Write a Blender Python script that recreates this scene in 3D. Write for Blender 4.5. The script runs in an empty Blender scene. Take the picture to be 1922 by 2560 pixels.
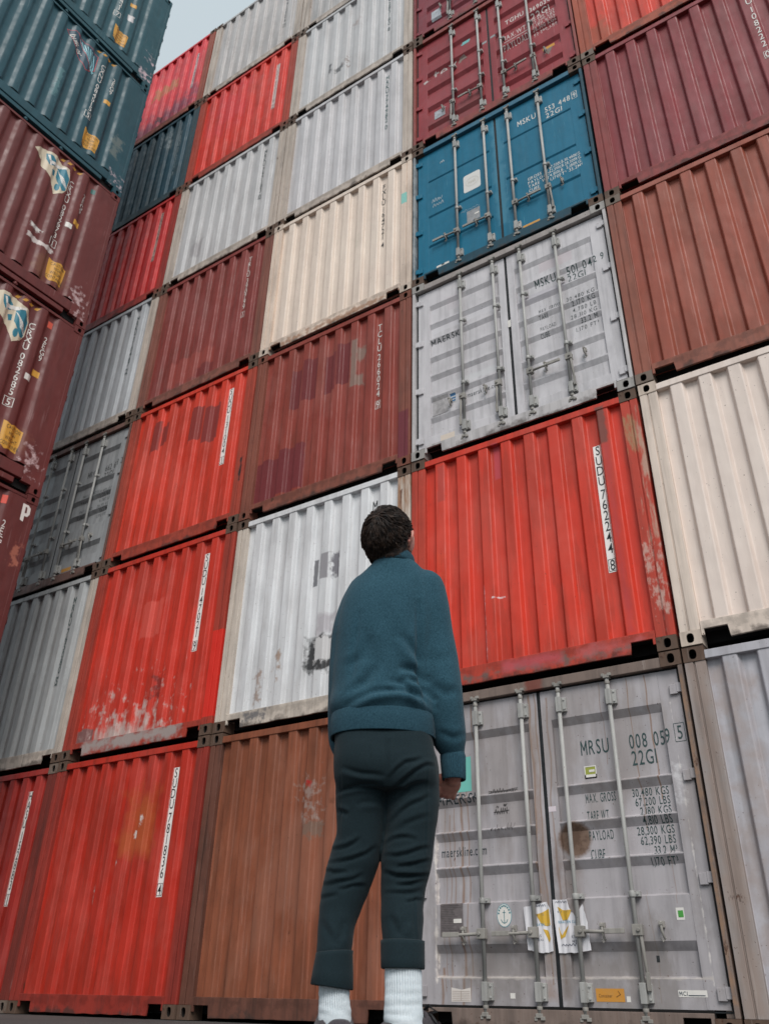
import bpy, bmesh, math, random
from mathutils import Vector, Matrix, noise as mnoise
R = math.radians
SC = bpy.context.scene
COL = SC.collection

# ------------------------------------------------------------------ camera
cam_d = bpy.data.cameras.new('camera')
cam = bpy.data.objects.new('camera', cam_d)
COL.objects.link(cam)
SC.camera = cam
YAW, PITCH, ROLL = 0.589622564, 0.533050700, 0.0234565190
fwd = Vector((-math.sin(YAW)*math.cos(PITCH), math.cos(YAW)*math.cos(PITCH), math.sin(PITCH)))
r0 = Vector((math.cos(YAW), math.sin(YAW), 0)); u0 = r0.cross(fwd)
rgt = r0*math.cos(ROLL) + u0*math.sin(ROLL); upv = -r0*math.sin(ROLL) + u0*math.cos(ROLL)
CAM = Vector((3.93888992, -6.37299155, 0.148114287))
cam.matrix_world = Matrix(((rgt.x, upv.x, -fwd.x, CAM.x), (rgt.y, upv.y, -fwd.y, CAM.y),
                           (rgt.z, upv.z, -fwd.z, CAM.z), (0, 0, 0, 1)))
cam_d.sensor_fit = 'VERTICAL'; cam_d.sensor_height = 24.0; cam_d.sensor_width = 18.0
cam_d.lens = 24.0*2093.71321/2560.0
cam_d.clip_start = 0.02; cam_d.clip_end = 2000
cam_d.dof.use_dof = True; cam_d.dof.focus_distance = 4.2; cam_d.dof.aperture_fstop = 3.2

# ------------------------------------------------------------------ light
SUN_EL, SUN_AZ = R(47), R(141)          # azimuth clockwise from +Y: front right
w = bpy.data.worlds.new('World'); SC.world = w; w.use_nodes = True
nt = w.node_tree; nt.nodes.clear()
sky = nt.nodes.new('ShaderNodeTexSky'); sky.sky_type = 'NISHITA'; sky.sun_disc = False
sky.sun_elevation = SUN_EL; sky.sun_rotation = SUN_AZ
sky.air_density = 1.0; sky.dust_density = 4.0; sky.ozone_density = 1.0
hs = nt.nodes.new('ShaderNodeHueSaturation'); hs.inputs['Saturation'].default_value = 0.34
bg = nt.nodes.new('ShaderNodeBackground'); bg.inputs['Strength'].default_value = 0.11
out = nt.nodes.new('ShaderNodeOutputWorld')
veil = nt.nodes.new('ShaderNodeMix'); veil.data_type = 'RGBA'          # thin even cloud over the blue
veil.inputs[0].default_value = 0.85; veil.inputs[7].default_value = (5.7, 6.6, 7.1, 1)
tc = nt.nodes.new('ShaderNodeTexCoord'); cn = nt.nodes.new('ShaderNodeTexNoise'); cn.inputs['Scale'].default_value = 2.2; cn.inputs['Detail'].default_value = 6
nt.links.new(tc.outputs['Generated'], cn.inputs['Vector'])
cm = nt.nodes.new('ShaderNodeMix'); cm.data_type = 'RGBA'; cm.inputs[6].default_value = (5.0, 6.0, 6.6, 1); cm.inputs[7].default_value = (6.5, 7.25, 7.6, 1)
nt.links.new(cn.outputs['Fac'], cm.inputs[0]); nt.links.new(cm.outputs[2], veil.inputs[7])
nt.links.new(sky.outputs[0], hs.inputs['Color']); nt.links.new(hs.outputs[0], veil.inputs[6]); nt.links.new(veil.outputs[2], bg.inputs['Color'])
nt.links.new(bg.outputs[0], out.inputs['Surface'])
sl = bpy.data.lights.new('sun', 'SUN'); sl.energy = 2.65; sl.angle = R(30); sl.color = (1.0, 0.96, 0.92)
sun = bpy.data.objects.new('sun', sl); COL.objects.link(sun)
sdir = Vector((math.sin(SUN_AZ)*math.cos(SUN_EL), math.cos(SUN_AZ)*math.cos(SUN_EL), math.sin(SUN_EL)))
sun.rotation_euler = sdir.to_track_quat('Z', 'Y').to_euler(); sun.location = (20, -30, 40)
SC.view_settings.view_transform = 'Standard'; SC.view_settings.look = 'None'
SC.view_settings.gamma = 1.0; SC.view_settings.exposure = 0.0; SC.view_settings.use_curve_mapping = False

# ------------------------------------------------------------------ helpers
def lin(c):
    return tuple(((v/255)/12.92 if v/255 <= 0.04045 else ((v/255+0.055)/1.055)**2.4) for v in c)
def l4(c): return (*lin(c), 1.0)

class MB:
    """collects boxes, prisms, tubes; build() links them as ONE mesh object"""
    def __init__(s): s.v = []; s.f = []; s.m = []; s.sm = []
    def add(s, vs, fs, m=0, smooth=False):
        o = len(s.v); s.v += [tuple(v) for v in vs]
        for f in fs: s.f.append(tuple(o+i for i in f)); s.m.append(m); s.sm.append(smooth)
    def box(s, x0, x1, y0, y1, z0, z1, m=0):
        s.add([(x0,y0,z0),(x1,y0,z0),(x1,y1,z0),(x0,y1,z0),(x0,y0,z1),(x1,y0,z1),(x1,y1,z1),(x0,y1,z1)],
              [(0,3,2,1),(4,5,6,7),(0,1,5,4),(1,2,6,5),(2,3,7,6),(3,0,4,7)], m)
    def tube(s, pts, rad, n=10, m=0, cap=True, smooth=True):
        pts = [Vector(p) for p in pts]
        rads = rad if isinstance(rad, (list, tuple)) else [rad]*len(pts)
        rings = []; prev = None
        for i, p in enumerate(pts):
            d = (pts[min(i+1, len(pts)-1)] - pts[max(i-1, 0)]).normalized()
            if prev is None:
                a = d.cross(Vector((0.31, 0.85, 0.42))).normalized()
            else:
                a = (prev - d*prev.dot(d)).normalized()
            prev = a; b = d.cross(a)
            rings.append([p + (a*math.cos(2*math.pi*k/n) + b*math.sin(2*math.pi*k/n))*rads[i] for k in range(n)])
        vs = [v for r in rings for v in r]; fs = []
        for i in range(len(rings)-1):
            for k in range(n):
                fs.append((i*n+k, i*n+(k+1) % n, (i+1)*n+(k+1) % n, (i+1)*n+k))
        s.add(vs, fs, m, smooth)
        if cap:
            o = len(s.v)-len(vs)
            s.f.append(tuple(o+k for k in reversed(range(n)))); s.m.append(m); s.sm.append(False)
            s.f.append(tuple(o+(len(rings)-1)*n+k for k in range(n))); s.m.append(m); s.sm.append(False)
    def grid(s, rows, m=0, smooth=False, closed=False):
        nr = len(rows); nc = len(rows[0]); vs = [p for r in rows for p in r]; fs = []
        for i in range(nr-1):
            for k in range(nc if closed else nc-1):
                k2 = (k+1) % nc
                fs.append((i*nc+k, i*nc+k2, (i+1)*nc+k2, (i+1)*nc+k))
        s.add(vs, fs, m, smooth)
    def mesh(s, name):
        me = bpy.data.meshes.new(name); me.from_pydata(s.v, [], s.f)
        me.polygons.foreach_set('material_index', s.m)
        me.polygons.foreach_set('use_smooth', s.sm); me.update()
        return me
    def build(s, name, mats, parent=None, bevel=0.0, loc=None):
        me = s.mesh(name)
        for m in (mats if isinstance(mats, (list, tuple)) else [mats]): me.materials.append(m)
        o = bpy.data.objects.new(name, me); COL.objects.link(o)
        if parent: o.parent = parent
        if loc: o.location = loc
        if bevel:
            b = o.modifiers.new('bevel', 'BEVEL'); b.width = bevel; b.segments = 2
            b.limit_method = 'ANGLE'; b.angle_limit = R(40); b.harden_normals = False
        return o

def empty(name, loc, rz=0.0):
    o = bpy.data.objects.new(name, None); COL.objects.link(o); o.empty_display_size = 0.2
    o.location = loc; o.rotation_euler = (0, 0, rz); return o
def tag(o, label=None, cat=None, group=None, kind=None):
    if label: o['label'] = label
    if cat: o['category'] = cat
    if group: o['group'] = group
    if kind: o['kind'] = kind
    return o

# ------------------------------------------------------------------ materials
class NT:
    def __init__(s, name):
        s.mat = bpy.data.materials.new(name); s.mat.use_nodes = True
        s.t = s.mat.node_tree; s.t.nodes.clear()
        s.b = s.n('ShaderNodeBsdfPrincipled'); o = s.n('ShaderNodeOutputMaterial')
        s.l(s.b.outputs[0], o.inputs['Surface'])
    def n(s, t, **kw):
        x = s.t.nodes.new(t)
        for k, v in kw.items(): setattr(x, k, v)
        return x
    def l(s, a, b): s.t.links.new(a, b)
    def put(s, sock, v):
        if hasattr(v, 'is_linked') or hasattr(v, 'links'): s.l(v, sock)
        else: sock.default_value = v
    def math(s, op, a, b=0.0, clamp=False):
        x = s.n('ShaderNodeMath', operation=op, use_clamp=clamp)
        s.put(x.inputs[0], a); s.put(x.inputs[1], b); return x.outputs[0]
    def noise(s, vec, scale, detail=3.0, rough=0.55, dist=0.0):
        x = s.n('ShaderNodeTexNoise'); s.l(vec, x.inputs['Vector'])
        x.inputs['Scale'].default_value = scale; x.inputs['Detail'].default_value = detail
        x.inputs['Roughness'].default_value = rough; x.inputs['Distortion'].default_value = dist
        return x.outputs['Fac']
    def ramp(s, f, a, b, lo=0.0, hi=1.0):
        x = s.n('ShaderNodeMapRange', clamp=True)
        s.l(f, x.inputs['Value'])
        for k, v in (('From Min', a), ('From Max', b), ('To Min', lo), ('To Max', hi)): x.inputs[k].default_value = v
        return x.outputs[0]
    def mix(s, f, a, b, blend='MIX'):
        x = s.n('ShaderNodeMix', data_type='RGBA', blend_type=blend)
        s.put(x.inputs[0], f); s.put(x.inputs[6], a); s.put(x.inputs[7], b)
        return x.outputs[2]
    def mapping(s, vec, scale=(1, 1, 1), loc=(0, 0, 0)):
        x = s.n('ShaderNodeMapping'); s.l(vec, x.inputs['Vector'])
        x.inputs['Scale'].default_value = scale; x.inputs['Location'].default_value = loc
        return x.outputs[0]
    def obj(s): return s.n('ShaderNodeTexCoord').outputs['Object']
    def bump(s, h, strength, dist, prev=None):
        x = s.n('ShaderNodeBump'); x.inputs['Strength'].default_value = strength; x.inputs['Distance'].default_value = dist
        s.l(h, x.inputs['Height'])
        if prev is not None: s.l(prev, x.inputs['Normal'])
        return x.outputs[0]

def P(x0, x1, z0, z1, c, soft=0.012, amp=0.6, ns=14.0, a=1.0, warp=0.0, ws=2.0, st=1.0, r=None):
    return dict(r=r, x0=x0, x1=x1, z0=z0, z1=z1, c=c, soft=soft, amp=amp, ns=ns, a=a, warp=warp, ws=ws, st=st)

SEED = [0]
def paint(name, c, rust=0.3, dirt=0.3, fade=0.3, fadec=None, patches=(), rough=0.5, rustc=(92, 56, 38), dent=1.0, scratch=0.3):
    """weathered sprayed paint on steel; c is sRGB albedo"""
    N = NT(name); SEED[0] += 1; rnd = random.Random(SEED[0]*7+3)
    off = (rnd.uniform(-50, 50), rnd.uniform(-50, 50), rnd.uniform(-50, 50))
    P0 = N.obj(); P1 = N.mapping(P0, loc=off)
    sep = N.n('ShaderNodeSeparateXYZ'); N.l(P0, sep.inputs[0]); X, Z = sep.outputs['X'], sep.outputs['Z']
    fc = fadec or tuple(min(255, v*1.12+14) for v in c)
    col = N.mix(N.ramp(N.noise(P1, 1.1, 5, 0.6), 0.35, 0.7, 0, fade), l4(c), l4(fc))
    st = N.mapping(P1, scale=(9, 9, 0.55))
    col = N.mix(N.ramp(N.noise(st, 1.6, 4, 0.6), 0.45, 0.75, 0, dirt), col, l4(tuple(v*0.45+14 for v in c)))
    blot = N.mapping(P1, scale=(1, 1, 0.5))
    col = N.mix(N.ramp(N.noise(blot, 3.2, 6, 0.7), 0.5, 0.72, 0, dirt*0.7), col, l4(tuple(v*0.55+12 for v in c)))
    # rubbed light scuffs, mostly vertical
    if scratch:
        sc = N.mapping(P1, scale=(30, 30, 1.4))
        m = N.math('MULTIPLY', N.ramp(N.noise(sc, 1.5, 2, 0.5), 0.66, 0.70), N.ramp(N.noise(P1, 1.7, 2), 0.5, 0.62), True)
        col = N.mix(N.math('MULTIPLY', m, scratch), col, l4(tuple(min(255, v*0.6+95) for v in c)))
    rc = N.mix(N.ramp(N.noise(P1, 22, 3), 0.35, 0.65), l4(rustc), l4(tuple(v*0.5 for v in rustc)))
    for p in patches:
        x = X; z = Z
        if p['warp']:
            wv = N.mapping(P1, scale=(1, 1, 1.0))
            nn = N.noise(wv, p['ws'], 2)
            x = N.math('ADD', X, N.math('MULTIPLY', N.math('SUBTRACT', nn, 0.5), p['warp']))
        d = N.math('MINIMUM', N.math('MINIMUM', N.math('SUBTRACT', x, p['x0']), N.math('SUBTRACT', p['x1'], x)),
                   N.math('MINIMUM', N.math('SUBTRACT', z, p['z0']), N.math('SUBTRACT', p['z1'], z)))
        if p['r']:
            dx = N.math('SUBTRACT', x, p['x0']); dz = N.math('SUBTRACT', z, p['z0'])
            d = N.math('SUBTRACT', p['r'], N.math('SQRT', N.math('ADD', N.math('MULTIPLY', dx, dx), N.math('MULTIPLY', dz, dz))))
        nz = N.math('MULTIPLY', N.math('SUBTRACT', N.noise(P1 if p['st'] == 1 else N.mapping(P1, scale=(1, 1, p['st'])), p['ns'], 5, 0.62), 0.5), p['amp']*3)
        m = N.math('ADD', N.math('MULTIPLY', d, 1.0/p['soft']), nz, True)
        col = N.mix(N.math('MULTIPLY', m, p['a']), col, l4(p['c']))
    if rust > 0:
        rn = N.noise(N.mapping(P1, scale=(1.5, 1.5, 0.75)), 5.5, 8, 0.68)
        th = 0.735-0.13*rust
        rm = N.ramp(rn, th, th+0.045)
        col = N.mix(N.math('MULTIPLY', rm, 0.85), col, rc)
        # thin stain running down from rust
        rs = N.ramp(N.noise(N.mapping(P1, scale=(26, 26, 0.9)), 1.3, 4, 0.6), 0.70-0.08*rust, 0.80, 0, 0.55*min(1, rust*1.5))
        col = N.mix(rs, col, l4(tuple(0.5*v+0.5*q for v, q in zip(rustc, c))))
        sp = N.ramp(N.noise(P1, 60, 2, 0.5), 0.735-0.03*rust, 0.76-0.03*rust, 0, 0.8)
        col = N.mix(sp, col, rc)
    N.l(col, N.b.inputs['Base Color'])
    N.l(N.ramp(N.noise(P1, 7, 4), 0.3, 0.7, rough-0.08, rough+0.14), N.b.inputs['Roughness'])
    N.b.inputs['Specular IOR Level'].default_value = 0.35
    h1 = N.bump(N.noise(N.mapping(P1, scale=(1, 1, 0.6)), 3.4, 2), 0.5*dent, 0.03)
    h2 = N.bump(N.noise(P1, 130, 2), 0.12, 0.004, h1)
    N.l(h2, N.b.inputs['Normal'])
    return N.mat

def plain(name, c, rough=0.6, metal=0.0, var=0.12, ns=20.0, bump=0.1, spec=0.4):
    N = NT(name); p = N.obj()
    col = N.mix(N.ramp(N.noise(p, ns, 4), 0.3, 0.7), l4(tuple(v*(1-var) for v in c)), l4(tuple(min(255, v*(1+var)) for v in c)))
    N.l(col, N.b.inputs['Base Color']); N.b.inputs['Roughness'].default_value = rough
    N.b.inputs['Metallic'].default_value = metal; N.b.inputs['Specular IOR Level'].default_value = spec
    if bump: N.l(N.bump(N.noise(p, ns*3, 3), bump, 0.004), N.b.inputs['Normal'])
    return N.mat
_ink = {}
def ink(c, wear=0.35):
    k = (c, wear)
    if k not in _ink:
        N = NT('ink_%d' % len(_ink)); p = N.obj()
        col = N.mix(N.ramp(N.noise(p, 35, 5, 0.7), 0.45, 0.75, 0, wear), l4(c), l4(tuple(v*0.55+70 for v in c)))
        N.l(col, N.b.inputs['Base Color']); N.b.inputs['Roughness'].default_value = 0.6
        _ink[k] = N.mat
    return _ink[k]

M_ROD = paint('galvanised_rod', (160, 159, 156), rust=0.55, dirt=0.6, fade=0.4, rough=0.42, dent=0.3)
M_RODFIT = paint('rod_fitting', (150, 146, 140), rust=0.5, dirt=0.6, fade=0.3, rough=0.5, dent=0.3)
M_GASKET = plain('rubber_gasket', (26, 30, 33), 0.75, var=0.3)
M_DARK = plain('underside_coat_gap_shade', (17, 16, 16), 0.9)  # black underside coat, also the shade painted on roofs in the row gaps
M_HOLE = plain('casting_inside', (22, 19, 17), 0.9)
M_CAST2 = paint('rusty_casting', (112, 66, 52), rust=0.9, dirt=0.6, fade=0.4, rough=0.7); M_CAST3 = paint('grey_brown_casting', (112, 98, 88), rust=0.9, dirt=0.6, fade=0.4, rough=0.7)
M_CAST = paint('worn_casting', (92, 72, 60), rust=0.9, dirt=0.6, fade=0.4, rough=0.7)

# ------------------------------------------------------------------ glyphs (built-in font), cached as flat meshes
CHARS = sorted(set("ABCDEFGHIKLMNOPRSTUWXY0123456789.,'/abceklnrsmuiotx³-"))
GLY = {}
def make_glyphs():
    tmp = []
    for ch in CHARS:
        cu = bpy.data.curves.new('glyph', 'FONT'); cu.body = ch; cu.size = 1.0; cu.resolution_u = 3; cu.offset = 0.003
        o = bpy.data.objects.new('glyph', cu); COL.objects.link(o); tmp.append((ch, o, cu))
    bpy.context.view_layer.update(); dg = bpy.context.evaluated_depsgraph_get()
    for ch, o, cu in tmp:
        me = bpy.data.meshes.new_from_object(o.evaluated_get(dg))
        vs = [(v.co.x, v.co.y) for v in me.vertices]; fs = [tuple(p.vertices) for p in me.polygons]
        if vs:
            x0 = min(v[0] for v in vs); x1 = max(v[0] for v in vs)
            GLY[ch] = ([(a-x0, b) for a, b in vs], fs, x1-x0)
        bpy.data.meshes.remove(me); bpy.data.objects.remove(o); bpy.data.curves.remove(cu)
make_glyphs()
_h = max(v[1] for v in GLY['H'][0]); _w = _h*0.86; _t = _h*0.145
_mv = []; _mf = []
for q in ([(0, 0), (_t, 0), (_t, _h), (0, _h)], [(_w-_t, 0), (_w, 0), (_w, _h), (_w-_t, _h)],
          [(_t, _h), (_t, _h*0.72), (_w/2-_t*0.45, _h*0.30), (_w/2, _h*0.48)], [(_w-_t, _h*0.66), (_w-_t, _h), (_w/2, _h*0.48), (_w/2+_t*0.45, _h*0.30)], [(_w/2-_t*0.45, _h*0.30), (_w/2+_t*0.45, _h*0.30), (_w/2, _h*0.48)]):
    o_ = len(_mv); _mv += q; _mf.append(tuple(range(o_, o_+len(q))))
GLY['M'] = (_mv, _mf, _w)
CAPH = max(v[1] for v in GLY['H'][0])

class Flat:
    """flat art in panel coordinates (x,z); .lay() drapes it over the panel"""
    def __init__(s): s.bm = bmesh.new()
    def poly(s, pts):
        vs = [s.bm.verts.new((p[0], 0, p[1])) for p in pts]
        f = s.bm.faces.new(vs); bmesh.ops.triangulate(s.bm, faces=[f]); return s
    def rect(s, x0, x1, z0, z1): return s.poly([(x0, z0), (x1, z0), (x1, z1), (x0, z1)])
    def frame(s, x0, x1, z0, z1, t):
        s.rect(x0, x1, z0, z0+t); s.rect(x0, x1, z1-t, z1); s.rect(x0, x0+t, z0+t, z1-t); s.rect(x1-t, x1, z0+t, z1-t); return s
    def glyph(s, ch, x, z, h, sx, ang=0.0, ox=0.0, oz=0.0):
        vs, fs, wd = GLY[ch]; k = h/CAPH; c, sn = math.cos(ang), math.sin(ang); V = []
        for a, b in vs:
            px, pz = x+a*k*sx, z+b*k
            if ang: px, pz = ox+(px-ox)*c-(pz-oz)*sn, oz+(px-ox)*sn+(pz-oz)*c
            V.append(s.bm.verts.new((px, 0, pz)))
        for f in fs:
            try: s.bm.faces.new([V[i] for i in f])
            except ValueError: pass
        return wd*k*sx
    def text(s, t, x, z, h, sx=0.62, align='l', gap=0.16, ang=0.0, space=0.45):
        k = h/CAPH*sx; adv = []
        for ch in t: adv.append(space*k if ch == ' ' else (max(GLY[ch][2], 0.10)+gap)*k)
        tot = sum(adv)-gap*k; cx = x-(tot if align == 'r' else tot/2 if align == 'c' else 0)
        for ch, a in zip(t, adv):
            if ch != ' ': s.glyph(ch, cx, z, h, sx, ang, x, z)
            cx += a
        return s
    def fit(s, t, x0, x1, z, h):
        """horizontal text stretched to span x0..x1"""
        k = h/CAPH; tot = sum((0.45 if c == ' ' else max(GLY[c][2], 0.1)+0.16) for c in t)-0.16
        return s.text(t, x0, z, h, (x1-x0)/(tot*k))
    def stroke(s, pts, wd):
        for a, b in zip(pts[:-1], pts[1:]):
            d = Vector((b[0]-a[0], b[1]-a[1])); n = Vector((-d.y, d.x)).normalized()*wd/2; e = d.normalized()*wd*0.3
            s.poly([(a[0]-n.x-e.x, a[1]-n.y-e.y), (b[0]-n.x+e.x, b[1]-n.y+e.y), (b[0]+n.x+e.x, b[1]+n.y+e.y), (a[0]+n.x-e.x, a[1]+n.y-e.y)])
        return s
    def lay(s, name, mat, parent, panel, off=0.0015, label=None):
        bm = s.bm; ax = Vector((1, 0, 0)) if panel['axis'] == 'x' else Vector((0, 0, 1)); k = 0 if panel['axis'] == 'x' else 2
        if bm.verts:
            lo = min(v.co[k] for v in bm.verts); hi = max(v.co[k] for v in bm.verts)
            for b in panel['breaks']:
                if lo < b < hi:
                    bmesh.ops.bisect_plane(bm, geom=bm.verts[:]+bm.edges[:]+bm.faces[:], plane_co=ax*b, plane_no=ax, dist=1e-5)
        for q in panel.get('xcut', ()):
            bmesh.ops.bisect_plane(bm, geom=bm.verts[:]+bm.edges[:]+bm.faces[:], plane_co=(q, 0, 0), plane_no=(1, 0, 0), dist=1e-5)
        for v in bm.verts:
            v.co.y = panel['f'](v.co[k])-off
            if 'xr' in panel and not any(a-1e-4 <= v.co.x <= c+1e-4 for a, c in panel['xr']): v.co.y = panel['yo']-off
        bm.normal_update()
        for f in bm.faces:
            if f.normal.y > 0: f.normal_flip()
        me = bpy.data.meshes.new(name); bm.to_mesh(me); bm.free(); me.materials.append(mat)
        o = bpy.data.objects.new(name, me); COL.objects.link(o); o.parent = parent
        if label: o['label'] = label
        return o

def profile_fn(pts):
    def f(t):
        if t <= pts[0][0]: return pts[0][1]
        for (a, ya), (b, yb) in zip(pts[:-1], pts[1:]):
            if t <= b: return ya+(yb-ya)*((t-a)/(b-a) if b > a else 0)
        return pts[-1][1]
    return f

# ------------------------------------------------------------------ container parts
CW, CH, CL = 2.438, 2.591, 6.058
def casting_mesh(mx, mz):
    """corner casting 0.162 x 0.15 x 0.118 with an oval aperture; mx mirrors in x"""
    W, D, H = 0.162, 0.16, 0.116
    cx, cz, rx, rz = 0.076, 0.058, 0.029, 0.040
    n = 20; b = MB(); ring = []; outer = []
    for k in range(n):
        a = 2*math.pi*(k+0.5)/n; c, s = math.cos(a), math.sin(a)
        ring.append((cx+rx*math.copysign(abs(c)**0.8, c), cz+rz*math.copysign(abs(s)**0.8, s)))
        t = min((W-cx if c > 0 else cx)/abs(c), (H-cz if s > 0 else cz)/abs(s)); outer.append((cx+c*t, cz+s*t))
    for corner in ((0, 0), (W, 0), (W, H), (0, H)):
        k = min(range(n), key=lambda i: (outer[i][0]-corner[0])**2+(outer[i][1]-corner[1])**2); outer[k] = corner
    b.grid([[(x, 0, z) for x, z in outer], [(x, 0, z) for x, z in ring]], closed=True)
    b.grid([[(x, 0, z) for x, z in ring], [(x, 0.012, z) for x, z in ring]], closed=True)
    b.grid([[(x, 0.012, z) for x, z in ring], [(x, 0.10, z) for x, z in ring]], m=1, closed=True)
    b.add([(x, 0.10, z) for x, z in ring], [tuple(range(n))], 1)
    b.add([(0,0,0),(W,0,0),(W,D,0),(0,D,0),(0,0,H),(W,0,H),(W,D,H),(0,D,H)],
          [(0,3,2,1),(4,5,6,7),(1,2,6,5),(2,3,7,6),(3,0,4,7)], 0)
    if mx: b.v = [(-x, y, z) for x, y, z in b.v]; b.f = [tuple(reversed(f)) for f in b.f]
    return b
_cast = {}
def castings(root, L, H, mat):
    for mx in (0, 1):
        for top in (0, 1):
            key = (mx, mat.name)
            if key not in _cast:
                me = casting_mesh(mx, 0).mesh('corner_casting'); me.materials.append(mat); me.materials.append(M_HOLE); _cast[key] = me
            o = bpy.data.objects.new('corner_casting', _cast[key]); COL.objects.link(o); o.parent = root
            o.location = ((L+0.002) if mx else -0.002, -0.004, (H-0.122) if top else 0.006)

def shell(root, L, D, H, mat):
    b = MB(); x0, x1, y0, y1, z0, z1 = 0.03, L-0.03, 0.10, D, 0.17, H-0.055
    b.box(x0, x1, y0, y1, z0, z1-0.02)
    # roof corrugations
    n = 24; rows = []
    for i in range(n*4+1):
        y = y0+(y1-y0)*i/(n*4); z = z1-0.018+(0.0, 0.018, 0.018, 0.0)[i % 4]
        rows.append([(x0, y, z), (x1, y, z)])
    b.grid(rows)
    b.build('cargo_body', mat, root)
    b = MB(); b.box(0.165, L-0.165, 0.024, 0.098, 0.125, 0.168); b.box(0.02, L-0.02, 0.165, D, 0.055, 0.168)
    b.build('underframe', M_DARK, root)
    b = MB(); b.box(0.165, L-0.165, 0.092, D, H-0.050, H-0.044); b.build('roof_gap_shade', M_DARK, root)  # near-black sheet over the painted roof: the row gap's shade put into colour

END_C0, END_P = 0.207, 0.2525
def end_profile():
    pts = [(0.10, 0.008)]
    for k in range(9):
        c = END_C0+END_P*k
        pts += [(c-0.074, 0.008), (c-0.052, 0.054), (c+0.052, 0.054), (c+0.074, 0.008)]
    pts.append((CW-0.10, 0.008)); return pts
EP = end_profile()
END = dict(axis='x', breaks=[p[0] for p in EP], f=profile_fn(EP))

def posts(root, L, H, mat, wd=0.158, groove=True):
    for s in (0, 1):
        b = MB()
        def bx(a, c, y0, y1, z0, z1): b.box(*( (a, c) if not s else (L-c, L-a)), y0, y1, z0, z1)
        bx(0.0, wd*0.42, 0.0, 0.15, 0.122, H-0.122)
        bx(wd*0.42, wd*0.5, 0.010, 0.15, 0.122, H-0.122)
        bx(wd*0.5, wd, 0.002, 0.15, 0.122, H-0.122)
        b.build('corner_post', mat, root, bevel=0.004)

def bottom_rail(root, L, mat, z0=0.026, z1=0.188, name='bottom_rail'):
    b = MB()
    x0, x1 = 0.162, L-0.162
    rr = random.Random(int(root.location.x*100)+int(root.location.z*37)); n_ = 14
    low = [(0.372+(L-0.744)*q/n_, z0+rr.uniform(-0.004, 0.005)) for q in range(n_+1)]
    pts = [(x0, z0+0.045), (0.185, z0+0.045), (0.185, 0.122), (0.362, 0.122), *low, (L-0.362, 0.122), (L-0.185, 0.122), (L-0.185, z0+0.045), (x1, z0+0.045), (x1, z1), (x0, z1)]
    # slight irregular lower edge: a rail that has been knocked by lift trucks
    n = len(pts); fr = [(x, 0.0, z) for x, z in pts]; bk = [(x, 0.022, z) for x, z in pts]
    b.add(fr+bk, [tuple(range(n)), tuple(reversed(range(n, 2*n)))]+[(i, i+n, (i+1) % n+n, (i+1) % n) for i in range(n)], 0)
    b.build(name, mat, root, bevel=0.003)

def end_panel(root, mat, rnd):
    b = MB(); zs = [0.17, 0.6, 1.1, 1.6, 2.1, 2.50]
    rows = []
    for z in zs:
        rows.append([(x, y, z) for x, y in EP])
    b.grid(rows[::1], smooth=False)
    b.f = [tuple(f) for f in b.f]
    o = b.build('end_panel', mat, root, bevel=0.0)
    bv = o.modifiers.new('bevel', 'BEVEL'); bv.width = 0.009; bv.segments = 3; bv.limit_method = 'ANGLE'; bv.angle_limit = R(30)
    return o

def stack_code(root, code, panel, color, strip=None, x=1.962, ztop=2.31, zbot=1.04, sx=0.68, boxed=True, wd=0.084, hh=0.096, skip=()):
    """serial number with the characters one under another: 4 letters, 6 figures, check figure"""
    a, b_, c = code.split()
    pos = []; t = 0.0
    for i, ch in enumerate(a): pos.append((ch, t)); t += 1.0
    t += 0.28
    for ch in b_: pos.append((ch, t)); t += 1.0
    t += 0.45
    pos.append((c, t)); T = t
    zt = ztop-0.055; zb = zbot+0.068; k = (zt-zb)/T
    if strip is not None:
        Flat().rect(x-wd/2, x+wd/2, zbot, ztop).lay('number_strip', strip, root, panel, 0.0015)
    fl = Flat()
    for ch, u in pos:
        wg = GLY[ch][2]*hh/CAPH*sx; fl.glyph(ch, x-wg/2, zt-u*k-hh/2, hh, sx)
    if boxed:
        zc = zt-T*k; fl.frame(x-0.036, x+0.036, zc-0.058, zc+0.058, 0.005)
    fl.lay('serial_number', color, root, panel, 0.003)

GROUP = 'stacked shipping containers'
def base_container(i, j, label, body_mat, frame_mat, cast_mat):
    jr = random.Random(i*97+j*13); root = empty('shipping_container', (i*2.464+0.013+jr.uniform(-0.004, 0.004), jr.uniform(-0.010, 0.010), j*CH))
    tag(root, label, 'container', GROUP)
    castings(root, CW, CH, cast_mat)
    shell(root, CW, CL, CH, body_mat)
    return root

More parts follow.
